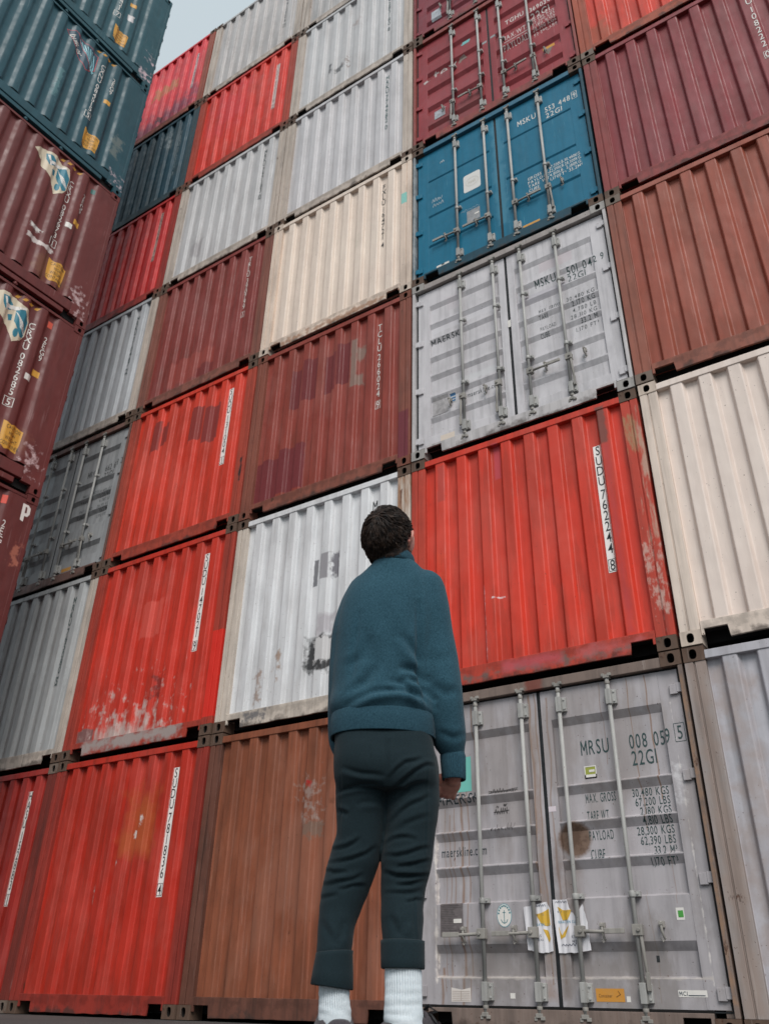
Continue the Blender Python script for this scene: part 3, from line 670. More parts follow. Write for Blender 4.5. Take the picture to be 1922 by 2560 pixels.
Flat().rect(2.115, 2.17, 0.698, 0.775).lay('white_sticker', WHT, R0, pan0); Flat().rect(2.128, 2.164, 0.715, 0.757).lay('green_sticker', ink((70, 150, 62), 0.1), R0, pan0, 0.003)
Flat().rect(1.485, 1.688, 0.205, 0.285).lay('orange_sticker', ink((200, 138, 52), 0.3), R0, pan0)
Flat().fit('Container', 1.505, 1.60, 0.232, 0.020).stroke([(1.63, 0.235), (1.66, 0.25), (1.645, 0.27)], 0.004).lay('sticker_print', ink((120, 84, 40)), R0, pan0, 0.003)
Flat().rect(2.055, 2.243, 0.240, 0.280).lay('white_sticker', WHT, R0, pan0)
Flat().fit('MCI', 2.062, 2.115, 0.248, 0.024).rect(2.12, 2.23, 0.247, 0.252).lay('sticker_print', ink((36, 54, 70), 0.1), R0, pan0, 0.003)
Flat().rect(1.928, 1.950, 0.445, 0.485).lay('black_sticker', BLK, R0, pan0); Flat().rect(1.70, 1.728, 0.205, 0.24).lay('white_sticker', WHT, R0, pan0)
Flat().rect(1.238, 1.30, 1.485, 1.525).lay('pale_sticker', ink((216, 204, 210)), R0, pan0)
f = Flat(); f.fit('MAERSK', 0.235, 0.628, 1.625, 0.082); f.fit('maerskline.com', 0.252, 0.665, 1.215, 0.072); f.lay('owner_lettering', ink((32, 48, 54), 0.15), L0, pan0)
Flat().rect(0.318, 0.548, 1.722, 2.01).lay('turquoise_patch', ink((112, 190, 178), 0.1), L0, pan0)
f = Flat().rect(0.252, 0.456, 0.632, 0.868); f.lay('data_plate', plain('data_plate', (116, 108, 108), 0.5, 0.3), L0, pan0, 0.004)
f = Flat(); rr = random.Random(4)
for k in range(17): f.rect(0.262, 0.262+rr.uniform(0.10, 0.185), 0.645+k*0.0125, 0.648+k*0.0125)
f.fit('MAERSK LINE', 0.285, 0.415, 0.848, 0.011); f.lay('plate_print', ink((78, 72, 72), 0.2), L0, pan0, 0.0055)
Flat().rect(0.372, 0.444, 0.722, 0.752).lay('plate_label', WHT, L0, pan0, 0.0062)
def ell(cx, cz, rx, rz, n=28): return [(cx+rx*math.cos(2*math.pi*k/n), cz+rz*math.sin(2*math.pi*k/n)) for k in range(n)]
Flat().poly(ell(0.812, 0.765, 0.062, 0.082)).lay('round_sticker', ink((62, 150, 166), 0.1), L0, pan0); Flat().poly(ell(0.812, 0.765, 0.058, 0.078)).lay('sticker_ring', WHT, L0, pan0, 0.0022)
f = Flat()
for k in range(9):
    a = R(15+k*19); f.rect(0.812+0.048*math.cos(a)-0.006, 0.812+0.048*math.cos(a)+0.006, 0.765+0.066*math.sin(a)-0.006, 0.765+0.066*math.sin(a)+0.006)
f.stroke([(0.785, 0.735), (0.795, 0.718), (0.812, 0.710), (0.829, 0.718), (0.839, 0.735)], 0.005).stroke([(0.812, 0.712), (0.812, 0.80)], 0.005).stroke([(0.80, 0.785), (0.824, 0.785)], 0.004)
f.lay('sticker_print', ink((36, 116, 128), 0.2), L0, pan0, 0.003)
f = Flat().poly([(0.338, 0.188), (0.505, 0.188), (0.505, 0.282), (0.43, 0.268), (0.34, 0.282)]); f.lay('paper_label', ink((214, 206, 200), 0.25), L0, pan0)
f = Flat()
for k in range(6): f.rect(0.346, 0.498, 0.196+k*0.012, 0.1985+k*0.012)
f.rect(0.42, 0.424, 0.196, 0.262); f.lay('label_print', ink((176, 160, 150), 0.2), L0, pan0, 0.003)
Flat().rect(0.83, 0.87, 0.215, 0.25).lay('white_sticker', WHT, L0, pan0)
f = Flat(); rr = random.Random(12)
def scrawl(f, x0, x1, z, h, n, wd=0.004, strike=0):
    pts = [(x0+(x1-x0)*k/n+rr.uniform(-0.006, 0.006), z+(h if k % 2 else 0)*rr.uniform(0.5, 1.1)) for k in range(n+1)]
    f.stroke(pts, wd)
    for q in range(strike):
        zz = z+h*(0.35+0.3*q); f.stroke([(x0-0.01, zz), ((x0+x1)/2, zz+rr.uniform(-.008, .008)), (x1+0.012, zz+0.006)], wd)
scrawl(f, 0.715, 0.955, 1.672, 0.045, 17, 0.004, 2); scrawl(f, 0.755, 0.87, 1.515, 0.05, 11, 0.005, 1); scrawl(f, 0.77, 0.79, 1.565, 0.02, 3); scrawl(f, 0.835, 0.86, 1.575, 0.02, 5, 0.005)
scrawl(f, 0.725, 0.738, 1.385, 0.035, 3); f.stroke([(0.765, 1.38), (0.772, 1.435)], 0.003); scrawl(f, 0.79, 0.835, 1.385, 0.025, 6, 0.003)
for x in (0.855, 0.885, 0.915): f.stroke([(x, 1.38), (x+0.012, 1.44)], 0.003)
scrawl(f, 0.868, 0.882, 1.39, 0.025, 3, 0.003); scrawl(f, 0.897, 0.91, 1.39, 0.025, 3, 0.003)
f.lay('marker_scribble', ink((72, 68, 68), 0.3), L0, pan0, 0.003)

# third level: pale grey doors
DP2 = [P(0.24, 1.12, 1.75, 1.90, (208, 206, 210), 0.02, 0.8, 8, 0.6), P(1.32, 1.9, 1.60, 1.75, (184, 180, 186), 0.02, 0.4, 6, 0.8), P(1.6, 2.0, 2.0, 2.16, (196, 186, 190), 0.02, 0.4, 6, 0.8),
       P(0.42, 0.63, 2.02, 2.25, (196, 190, 194), 0.03, 0.6, 8, 0.7), P(0.5, 1.1, 0.86, 0.98, (206, 206, 208), 0.03, 0.8, 8, 0.7)]
d2, D2, pan2 = door_container(0, 2, 'pale grey double doors with dark lettering, below the blue doors', (198, 195, 198), (184, 180, 180),
      [(2.205, 1.925), (1.90, 1.69), (1.662, 1.418), (1.392, 1.148), (1.120, 0.85), (0.82, 0.56), (0.53, 0.30)], ('dl', 'dl', 'r', 'dr'), 0.15, 0.4, DP2,
      [P(0.1, 2.4, 2.4, 2.6, (140, 130, 124), 0.06, 1.6, 7, 0.7)], guides=(1.74, 0.83), dep=0.024, frust=0.25, cast=paint('grey_casting', (160, 156, 152), 0.5, 0.5, 0.3))
f = Flat(); f.fit('MSKU', 1.545, 1.785, 1.80, 0.10); f.fit('501 042', 1.915, 2.255, 1.80, 0.098); f.fit('9', 2.30, 2.335, 1.80, 0.098); f.fit('22G1', 1.915, 2.115, 1.695, 0.092)
f.lay('serial_number', GRN, D2[1], pan2)
f = Flat()
for t, z, x1 in (('MAX. GROSS', 1.42, 1.80), ('TARE', 1.325, 1.66), ('PAYLOAD', 1.17, 1.73), ('CUBE', 1.06, 1.655)): f.fit(t, 1.555, x1, z, 0.052)
for t, z in (('30.480 KG', 1.43), ('2.170 KG', 1.335), ('4.780 LB', 1.25), ('28.310 KG', 1.165), ('33.2 M', 1.065), ('1.170 FT³', 0.975)): f.text(t, 2.18, z, 0.054, 0.72, 'r', 0.2)
f.lay('weight_table', ink((66, 72, 74), 0.35), D2[1], pan2)
f = Flat(); f.fit('MAERSK', 0.225, 0.60, 1.585, 0.070); f.fit('maerskline.com', 0.66, 1.05, 0.655, 0.062); f.lay('owner_lettering', ink((44, 52, 56), 0.2), D2[0], pan2)
Flat().rect(0.235, 0.425, 0.545, 0.80).lay('data_plate', plain('pale_plate', (170, 166, 166), 0.5, 0.3), D2[0], pan2, 0.004)
Flat().rect(0.445, 0.525, 0.668, 0.79).lay('blue_sticker', ink((62, 110, 152), 0.1), D2[0], pan2)
Flat().rect(0.455, 0.515, 0.735, 0.745).rect(0.455, 0.515, 0.70, 0.708).frame(0.445, 0.525, 0.668, 0.79, 0.006).lay('sticker_print', WHT, D2[0], pan2, 0.003)
Flat().rect(0.335, 0.505, 0.172, 0.255).lay('pale_sticker', ink((214, 200, 186)), D2[0], pan2)
Flat().rect(1.20, 1.235, 1.38, 1.48).lay('paper_tag', WHT, D2[0], pan2, 0.004)

# fourth level: blue doors
d3, D3, pan3 = door_container(0, 3, 'blue double doors with white lettering and a white round cornered sticker', (6, 104, 134), (24, 66, 82),
      [(1.885, 1.86), (1.20, 1.17), (0.655, 0.62)], ('l', 'l', 'r', 'dr'), 0.06, 0.25, [P(1.14, 1.33, 0.4, 2.45, (70, 132, 156), 0.05, 1.2, 6, 0.6)],
      [P(0.1, 2.4, 2.4, 2.6, (60, 116, 142), 0.05, 1.6, 6, 0.7), P(0.0, 0.05, 0.1, 2.5, (170, 172, 172), 0.02, 1.2, 5, 0.8)], guides=(1.05, ), frust=0.4, fade=0.15)
# panels of the blue doors are broad recesses between three narrow ledges
f = Flat(); f.fit('MSKU', 1.53, 1.78, 2.04, 0.10); f.fit('553 448', 1.905, 2.235, 2.035, 0.095); f.text('9', 2.292, 2.045, 0.085, 0.62, 'c'); f.frame(2.258, 2.326, 2.02, 2.155, 0.006); f.fit('22G1', 1.91, 2.12, 1.915, 0.09)
f.lay('serial_number', WHT, D3[1], pan3)
f = Flat()
for k, t in enumerate(('GROSS WT.', 'PAYLOAD', 'TARE WT.', 'CUBE')): f.text(t, 1.595, 0.955-k*0.07, 0.050, 0.72)
for k, t in enumerate(('67,200LB.30,480KG.', '62,390LB.28,300KG.', '4,810LB. 2,180KG.', '1,170FT³ 33.2M³')): f.fit(t, 1.87, 2.265, 0.98-k*0.07, 0.050)
f.lay('weight_table', WHT, D3[1], pan3)
def rrect(x0, x1, z0, z1, r):
    pts = []
    for cx, cz, a0 in ((x1-r, z1-r, 0), (x0+r, z1-r, 90), (x0+r, z0+r, 180), (x1-r, z0+r, 270)):
        pts += [(cx+r*math.cos(R(a0+q)), cz+r*math.sin(R(a0+q))) for q in (0, 30, 60, 90)]
    return pts
Flat().poly(rrect(0.735, 0.975, 1.295, 1.62, 0.03)).lay('white_sticker', ink((218, 216, 212), 0.1), D3[0], pan3)
ff = Flat(); e1 = ell(0.855, 1.46, 0.09, 0.075, 24); ff.stroke(e1+[e1[0]], 0.004); scrawl(ff, 0.80, 0.91, 1.435, 0.05, 9, 0.005); ff.lay('sticker_print', ink((190, 186, 170), 0.1), D3[0], pan3, 0.003)
Flat().rect(0.765, 0.945, 0.73, 0.935).lay('data_plate', plain('zinc_plate', (150, 150, 152), 0.5, 0.4), D3[0], pan3, 0.004)
Flat().rect(0.87, 0.935, 0.825, 0.85).lay('plate_label', WHT, D3[0], pan3, 0.0055)
Flat().rect(0.32, 0.495, 0.168, 0.235).lay('white_sticker', WHT, D3[0], pan3); Flat().rect(0.39, 0.43, 0.215, 0.235).lay('sticker_print', BLK, D3[0], pan3, 0.003)
Flat().rect(1.48, 1.69, 0.175, 0.235).lay('orange_sticker', ink((206, 150, 62), 0.2), D3[1], pan3); Flat().rect(2.06, 2.245, 0.17, 0.205).lay('white_sticker', WHT, D3[1], pan3)
f = Flat(); scrawl(f, 0.27, 0.42, 1.42, 0.07, 9, 0.006); scrawl(f, 0.28, 0.44, 1.33, 0.06, 8, 0.006); scrawl(f, 0.68, 0.93, 0.955, 0.03, 10, 0.003); scrawl(f, 0.40, 0.46, 2.13, 0.05, 4, 0.008)
f.lay('chalk_scribble', ink((190, 200, 204), 0.4), D3[0], pan3, 0.003)

# fifth and sixth level: wine red doors
BB = [(2.09, 1.93), (1.70, 1.52), (1.29, 1.11), (0.88, 0.70), (0.46, 0.34)]
d4, D4, pan4 = door_container(0, 4, 'wine red double doors with worn white letters, above the blue doors', (144, 50, 56), (140, 66, 60), BB, ('dl', 'l', 'r', 'dr'), 0.15, 0.3,
      [P(0.2, 1.1, 0.2, 0.62, (130, 74, 74), 0.12, 1.8, 7, 0.6), P(0.15, 1.1, 0.75, 1.3, (156, 72, 78), 0.1, 1.8, 7, 0.5)], guides=(1.45, 0.9), frust=0.35, rough=0.42)
f = Flat(); f.text('tex', 0.30, 1.52, 0.20, 1.0, 'l', 0.05); f.stroke([(0.17, 1.50), (0.29, 1.545)], 0.05); f.lay('owner_lettering', ink((196, 184, 180), 0.75), D4[0], pan4)
Flat().poly([(0.70, 1.50), (0.78, 1.60), (0.86, 1.60), (0.82, 1.68), (0.74, 1.66), (0.71, 1.57)]).lay('bare_patch', ink((132, 112, 104), 0.6), D4[0], pan4, 0.003)
f = Flat(); f.fit('TGHU', 1.49, 1.77, 1.755, 0.10); f.fit('369034', 1.86, 2.16, 1.715, 0.095); f.fit('22G1', 1.86, 2.13, 1.585, 0.095); f.lay('serial_number', WHT, D4[1], pan4)
f = Flat(); f.fit('MAX.WT.', 1.43, 1.80, 1.40, 0.10); f.fit('PAYLOAD', 1.43, 1.80, 1.205, 0.10); f.rect(1.45, 1.81, 1.35, 1.362); f.rect(1.46, 1.60, 1.115, 1.135); f.rect(1.64, 1.78, 1.115, 1.135)
for k, t in enumerate(('30.480 KGS', '67.200 LBS', '2.180 KGS', '28.300 KGS', '62.390 LBS', '33.2 CUM')): f.fit(t, 1.87, 2.20, 1.455-k*0.068, 0.050)
f.lay('weight_table', ink((212, 200, 196), 0.4), D4[1], pan4)
Flat().rect(0.325, 0.495, 0.52, 0.75).lay('data_plate', plain('silver_plate', (172, 172, 176), 0.45, 0.5), D4[0], pan4, 0.004)
Flat().rect(0.79, 0.915, 1.89, 2.025).lay('teal_sticker', ink((112, 186, 186), 0.1), D4[0], pan4); Flat().fit('Ci', 0.815, 0.89, 1.915, 0.07).lay('sticker_print', WHT, D4[0], pan4, 0.003)
Flat().poly([(1.965, 0.80), (2.13, 0.80), (2.13, 0.735), (1.965, 0.735)]).lay('orange_sticker', ink((206, 146, 46), 0.1), D4[1], pan4)
Flat().poly([(1.965, 0.715), (2.13, 0.715), (2.045, 0.555)]).lay('hazard_sticker', ink((120, 104, 96), 0.5), D4[1], pan4)
Flat().rect(2.075, 2.205, 0.175, 0.215).lay('white_sticker', WHT, D4[1], pan4)
Flat().rect(1.10, 1.19, 1.62, 1.665).lay('tape_strip', ink((150, 156, 158)), D4[0], pan4); Flat().rect(1.25, 1.33, 1.655, 1.70).lay('tape_strip', ink((150, 156, 158)), D4[1], pan4)
d5, D5, pan5 = door_container(0, 5, 'wine red double doors cut off by the top edge of the photo', (128, 45, 56), (130, 56, 58), BB, ('dl', 'l', 'r', 'dr'), 0.12, 0.3, guides=(1.45, 0.9), frust=0.3, rough=0.42)
Flat().rect(0.30, 0.47, 0.42, 0.66).lay('data_plate', plain('silver_plate_b', (176, 178, 182), 0.45, 0.5), D5[0], pan5, 0.004)
# ================================================================== tall stack on the left, long sides towards the camera
SLEN, SH, SP = 6.058, 2.896, 0.2815
STH = -1.61760122; SCOR = Vector((-4.93677791, -1.12868546)); SDIR = Vector((-math.cos(STH), -math.sin(STH)))
def side_profile():
    pts = [(0.0, 0.004), (0.35, 0.004)]
    for k in range(19):
        a = 0.355+SP*k; o, s_, d = 0.036, 0.072, 0.038
        pts += [(a+o, 0.004)]
        for q in (0.2, 0.4, 0.6, 0.8, 1.0):
            e = q*q*(3-2*q); pts.append((a+o+s_*q, 0.004+d*e))
        pts.append((a+SP-o-s_, 0.004+d))
        for q in (0.2, 0.4, 0.6, 0.8, 1.0):
            e = q*q*(3-2*q); pts.append((a+SP-o-s_+s_*q, 0.004+d*(1-e)))
    pts += [(5.715, 0.004), (SLEN, 0.004)]; return pts
SPR = side_profile()
SIDE = dict(axis='x', breaks=[p[0] for p in SPR], f=profile_fn(SPR))
YEL = ink((206, 150, 52), 0.25); LOGOT = ink((38, 118, 138), 0.15); LOGOL = ink((140, 196, 206), 0.15); NAVY = ink((28, 66, 84), 0.15); REDL = ink((196, 70, 76), 0.1); CREAML = ink((206, 192, 168), 0.3)

def side_container(k, label, c, patches=(), code=None, cu=5.24, art=None, railc=None):
    pm = paint('side_paint', c, 0.12, 0.3, 0.3, None, patches, 0.5, dent=1.2)
    rm = paint('side_rail_paint', railc or c, 0.15, 0.4, 0.25, None, (), 0.5)
    org = SCOR-SDIR*SLEN
    root = empty('shipping_container', (org.x, org.y, k*SH-0.08), math.atan2(SDIR.y, SDIR.x))
    tag(root, label, 'container', GROUP)
    castings(root, SLEN, SH, rm)
    b = MB(); x0, x1 = 0.03, SLEN-0.03
    b.box(x0, x1, 0.10, CW, 0.37, SH-0.10); b.build('cargo_body', rm, root)
    b = MB(); b.box(x0+0.14, x1-0.14, 0.060, CW, 0.03, 0.366); b.box(x0+0.14, x1-0.14, 0.09, CW, SH-0.098, SH-0.06); b.build('underframe', M_DARK, root)  # underframe plus a roof slab in the same black that paints the seam's shade
    for s in (0, 1):
        b = MB(); a, e = (0.0, 0.06) if not s else (SLEN-0.06, SLEN)
        b.box(a, e, 0.0, 0.14, 0.122, SH-0.122); b.build('corner_post', pm, root, bevel=0.004)
    # side panel
    b = MB(); rows = []
    xs = [p for p in SPR if 0.06 <= p[0] <= SLEN-0.06]
    xs = [(0.06, 0.004)]+xs+[(SLEN-0.06, 0.004)]
    for z in (0.362, 0.8, 1.3, 1.8, 2.3, SH-0.085): rows.append([(x, y, z) for x, y in xs])
    b.grid(rows, smooth=True); b.build('side_panel', pm, root)
    # slotted bottom side rail: two flanges with deep slots between, solid gusset plates at the ends
    b = MB()
    for a, e in ((0.06, 0.30), (SLEN-0.30, SLEN-0.06)):
        b = MB(); b.box(a, e, 0.003, 0.058, 0.124, 0.360); b.build('gusset_plate', pm, root, bevel=0.002)
    b = MB(); b.box(0.30, SLEN-0.30, -0.004, 0.058, 0.150, 0.325); b.build('side_rail', rm, root, bevel=0.008)
    b = MB(); b.box(0.40, SLEN-0.40, -0.012, 0.058, 0.035, 0.112); b.build('rail_flange', rm, root, bevel=0.006)
    b = MB(); b.box(0.162, SLEN-0.162, 0.0, 0.10, SH-0.083, SH-0.040); b.build('top_rail', rm, root, bevel=0.004)
    for u in (4.30, 4.92):
        q = MB(); q.tube([(u, 0.02, 0.034), (u, 0.02, -0.03)], [0.028, 0.022], 8); q.box(u-0.03, u+0.03, 0.0, 0.05, -0.012, 0.012); q.build('lashing_lug', rm, root)
    for z in (0.32, 0.75, 1.2, 1.65, 2.1, 2.5):
        q = MB(); q.box(SLEN, SLEN+0.022, 0.03, 0.075, z-0.03, z+0.03); q.tube([(SLEN+0.012, 0.025, z-0.045), (SLEN+0.012, 0.025, z+0.045)], 0.010, 8); q.build('hinge', rm, root)
    if code:
        f = Flat(); a, b_, c_ = code.split(); z = 2.38
        for ch in a: f.glyph(ch, cu-GLY[ch][2]*0.05, z, 0.105, 0.80); z -= 0.122
        z -= 0.05
        for ch in b_: f.glyph(ch, cu-GLY[ch][2]*0.05, z, 0.105, 0.80); z -= 0.122
        z -= 0.045; f.glyph(c_, cu-GLY[c_][2]*0.05, z, 0.105, 0.80); f.frame(cu-0.062, cu+0.062, z-0.022, z+0.127, 0.008)
        f.lay('serial_number', WHT, root, SIDE, 0.002)
        f = Flat(); z = 2.31; v = cu+0.245
        for ch in '2EG9': f.glyph(ch, v-GLY[ch][2]*0.045, z, 0.095, 0.75); z -= 0.110
        f.lay('size_code', WHT, root, SIDE, 0.002)
        u = v
        Flat().rect(u-0.055, u+0.055, 1.70, 1.80).lay('yellow_sticker', YEL, root, SIDE, 0.002)
        if k in (2, 3): Flat().rect(u-0.15, u-0.055, 1.56, 1.66).lay('white_sticker', WHT, root, SIDE, 0.002)
        u = cu+0.17; rr = random.Random(k)
        e = [(u-0.15, 0.84), (u-0.05, 0.80), (u+0.02, 0.83), (u+0.14, 0.80), (u+0.135, 0.62), (u+0.12, 0.45), (u+0.03, 0.47), (u-0.06, 0.43), (u-0.13, 0.48), (u-0.145, 0.64)]
        if k == 2: u -= 0.0
        Flat().poly(e).lay('caution_sticker', YEL, root, SIDE, 0.002)
        f = Flat()
        for q, t in enumerate(('CAUTION', 'HIGH', 'WEIGHT', 'CONTAINER')): f.text(t, u+0.005, 0.735-q*0.083, 0.055, 0.55, 'c')
        f.lay('caution_print', ink((70, 50, 36), 0.2), root, SIDE, 0.0035)
        f = Flat()
        for q in range(4): x = 4.98+q*0.10; f.poly([(x, 2.72), (x+0.05, 2.72), (x+0.085, 2.775), (x+0.035, 2.775)])
        f.lay('hazard_stripes', YEL, root, SIDE, 0.002)
    if art == 'shield':
        Flat().poly([(4.412, 2.568), (4.546, 2.678), (4.80, 2.632), (5.043, 2.603), (5.047, 2.205), (4.887, 2.003), (4.706, 2.205), (4.568, 2.373)]).lay('emblem_border', REDL, root, SIDE, 0.002)
        Flat().poly([(4.425, 2.565), (4.548, 2.665), (4.80, 2.62), (5.032, 2.592), (5.036, 2.21), (4.888, 2.02), (4.715, 2.21), (4.58, 2.375)]).lay('emblem_field', NAVY, root, SIDE, 0.0032)
        f = Flat()
        for q in range(7):
            t = q/6; f.stroke([(4.66+0.05*q, 2.60-0.012*q), (4.74+0.045*q, 2.47-0.035*q), (4.83+0.03*q, 2.36-0.045*q), (4.92+0.018*q, 2.26-0.02*q)], 0.018)
        f.lay('emblem_stripes', LOGOL, root, SIDE, 0.0044)
        f = Flat(); f.text('bulker', 4.475, 2.485, 0.115, 0.86, 'l', 0.08, math.atan2(-0.46, 0.42)); f.lay('emblem_lettering', WHT, root, SIDE, 0.0056)
        f = Flat(); f.stroke([(4.60, 2.655), (4.72, 2.50), (4.82, 2.35), (4.96, 2.12)], 0.010); f.lay('emblem_line', REDL, root, SIDE, 0.0056)
    if art == 'torn':
        du = cu-5.25
        def sh(pts): return [(x+du, z) for x, z in pts]
        Flat().poly(sh([(4.56, 2.53), (4.66, 2.64), (4.74, 2.68), (4.83, 2.69), (4.95, 2.70), (5.04, 2.64), (5.15, 2.63), (5.20, 2.45), (5.20, 2.20), (5.15, 2.08), (5.04, 1.98), (4.99, 2.10), (4.93, 2.19), (4.82, 2.26), (4.74, 2.31), (4.73, 2.42)])).lay('torn_emblem', CREAML, root, SIDE, 0.002)
        f = Flat(); f.poly(sh([(4.76, 2.62), (4.86, 2.64), (4.93, 2.58), (4.92, 2.47), (4.83, 2.42), (4.78, 2.50)])); f.poly(sh([(4.99, 2.52), (5.10, 2.58), (5.19, 2.44), (5.18, 2.16), (5.13, 2.12), (5.00, 2.32)]))
        f.poly(sh([(4.90, 2.38), (4.96, 2.42), (4.97, 2.32), (4.93, 2.29)])); f.poly(sh(ell(5.055, 2.145, 0.035, 0.075, 14))); f.lay('emblem_field', LOGOT, root, SIDE, 0.0032)
        f = Flat(); f.stroke(sh([(4.80, 2.60), (4.84, 2.50), (4.86, 2.43)]), 0.03); f.stroke(sh([(4.87, 2.50), (5.0, 2.55)]), 0.06); f.stroke(sh([(5.02, 2.56), (5.10, 2.60)]), 0.035)
        for q in range(6): f.stroke(sh([(5.00+0.02*q, 2.48-0.02*q), (5.06+0.02*q, 2.38-0.02*q), (5.10+0.016*q, 2.26-0.01*q)]), 0.009)
        f.lay('emblem_print', WHT, root, SIDE, 0.0044)
    return root
LM = (104, 49, 47); LM2 = (94, 44, 43)
pale = lambda z0, z1, u0, u1, c=(200, 174, 174): P(u0, u1, z0, z1, c, 0.12, 2.7, 13, 0.9)
side_container(0, 'maroon container at the foot of the left stack', LM2)
s1 = side_container(1, 'maroon container low in the left stack with one big white letter at its corner', (94, 44, 42), code='CRXU 082704 0', cu=5.45,
               patches=[P(5.9, 6.0, 1.9, 2.2, (176, 110, 90), 0.05, 2.6, 16, 0.7)])
Flat().poly([(5.872, 2.735), (5.950, 2.735), (5.985, 2.70), (5.990, 2.62), (5.965, 2.575), (5.925, 2.572), (5.925, 2.49), (5.88, 2.50)]).lay('painted_letter', WHT, s1, SIDE, 0.002)
Flat().poly([(5.915, 2.70), (5.938, 2.70), (5.945, 2.62), (5.918, 2.615)]).lay('letter_counter', ink((94, 44, 42), 0.1), s1, SIDE, 0.0035)
Flat().rect(5.60, 5.66, 2.62, 2.74).lay('orange_tag', ink((206, 70, 52), 0.1), s1, SIDE, 0.002)
s2 = side_container(2, 'maroon container of the left stack with a cropped torn emblem, between two other maroon ones', (102, 48, 46), code='CRXU 082685 5', cu=5.315, art='torn',
               patches=[pale(0.30, 0.62, 5.70, 5.90), P(5.2, 5.75, 0.45, 0.85, (128, 82, 66), 0.08, 1.6, 8, 0.5)])
Flat().rect(5.53, 5.60, 2.58, 2.69).lay('orange_tag', ink((206, 84, 62), 0.1), s2, SIDE, 0.002)
s3 = side_container(3, 'maroon container of the left stack directly under the teal ones, torn white and blue emblem', LM, code='CRXU 082673 1', cu=5.245, art='torn',
               patches=[pale(0.36, 0.66, 5.76, 5.90), pale(0.14, 0.26, 5.88, 5.98), P(5.05, 5.65, 0.38, 0.85, (126, 84, 62), 0.08, 1.8, 8, 0.6), P(4.85, 5.05, 1.1, 1.2, (214, 210, 206), 0.03, 2.4, 18), P(4.85, 5.3, 0.9, 1.0, (210, 200, 196), 0.015, 3.0, 10, 0.9)])
Flat().rect(5.575, 5.64, 2.56, 2.66).lay('green_tag', ink((40, 96, 92), 0.1), s3, SIDE, 0.002)
side_container(4, 'teal container of the left stack with a red outlined shield emblem', (31, 73, 84), code='CXNU 084515 5', cu=5.15, art='shield',
               patches=[pale(0.14, 0.36, 5.84, 6.02, (206, 186, 192)), P(5.66, 5.85, 0.7, 1.3, (110, 120, 116), 0.08, 2.2, 10, 0.7), P(4.5, 4.6, 0.9, 1.6, (96, 136, 140), 0.03, 2.4, 14, 0.6)])
side_container(5, 'topmost teal container of the left stack, against the sky', (32, 76, 86), code='CXNU 084421 7', cu=5.10,
               patches=[pale(0.16, 0.40, 5.82, 6.0, (206, 186, 192)), pale(0.72, 0.88, 5.88, 5.98, (206, 186, 192)), P(5.30, 5.42, 1.25, 1.45, (206, 200, 200), 0.02, 1.8, 14, 0.9)])
# ================================================================== the man looking up
PO = Vector((CAM.x-0.54478785*2.68, CAM.y+0.83857391*2.68, 0.0)); PYAW = R(33.0102)
MS = Matrix.Translation(PO) @ Matrix.Rotation(PYAW, 4, 'Z')

def loft(b, secs, n=40, ex=2.0, m=0, cap=True):
    """secs: (cx, cy, cz, rx, ry[, ex])"""
    rows = []
    for s in secs:
        e = s[5] if len(s) > 5 else ex; row = []
        for k in range(n):
            a = 2*math.pi*k/n; c, q = math.cos(a), math.sin(a)
            row.append((s[0]+s[3]*math.copysign(abs(c)**(2/e), c), s[1]+s[4]*math.copysign(abs(q)**(2/e), q), s[2]))
        rows.append(row)
    o = len(b.v); b.grid(rows, m, True, True)
    if cap:
        b.f.append(tuple(o+k for k in reversed(range(n)))); b.m.append(m); b.sm.append(False)
        b.f.append(tuple(o+(len(rows)-1)*n+k for k in range(n))); b.m.append(m); b.sm.append(False)
def ball(b, c, r, M=None, nu=20, nv=12):
    rows = []
    for i in range(nv+1):
        t = math.pi*(i/nv-0.5); t = max(-1.5, min(1.5, t)); row = []
        for k in range(nu):
            a = 2*math.pi*k/nu; p = Vector((r[0]*math.cos(t)*math.cos(a), r[1]*math.cos(t)*math.sin(a), r[2]*math.sin(t)))
            if M is not None: p = M @ p
            row.append(tuple(p+Vector(c)))
        rows.append(row)
    o = len(b.v); b.grid(rows, 0, True, True)
    b.f.append(tuple(o+k for k in reversed(range(nu)))); b.m.append(0); b.sm.append(True)
    b.f.append(tuple(o+nv*nu+k for k in range(nu))); b.m.append(0); b.sm.append(True)
def dense(secs, k=6):
    """Catmull-Rom through the sections"""
    S = [tuple(s) for s in secs]; out_ = []
    for i in range(len(S)-1):
        p0, p1, p2, p3 = S[max(i-1, 0)], S[i], S[i+1], S[min(i+2, len(S)-1)]
        for q in range(k):
            t = q/k
            out_.append(tuple(0.5*(2*b_+(c_-a_)*t+(2*a_-5*b_+4*c_-d_)*t*t+(3*b_-a_-3*c_+d_)*t**3) for a_, b_, c_, d_ in zip(p0, p1, p2, p3)))
    out_.append(S[-1]); return out_
def limb(b, pts, n=24):
    """pts: (x, y, z, r): tapering tube with round ends"""
    D = dense(pts, 5); ps = [Vector(p[:3]) for p in D]; rs = [p[3] for p in D]
    d0 = (ps[0]-ps[1]).normalized(); d1 = (ps[-1]-ps[-2]).normalized()
    A = [(ps[0]+d0*rs[0]*k, rs[0]*math.sqrt(max(0.02, 1-k*k))) for k in (0.95, 0.75, 0.4)]
    B = [(ps[-1]+d1*rs[-1]*k, rs[-1]*math.sqrt(max(0.02, 1-k*k))) for k in (0.4, 0.75, 0.95)]
    L = A+list(zip(ps, rs))+B
    b.tube([p for p, _ in L], [r for _, r in L], n)
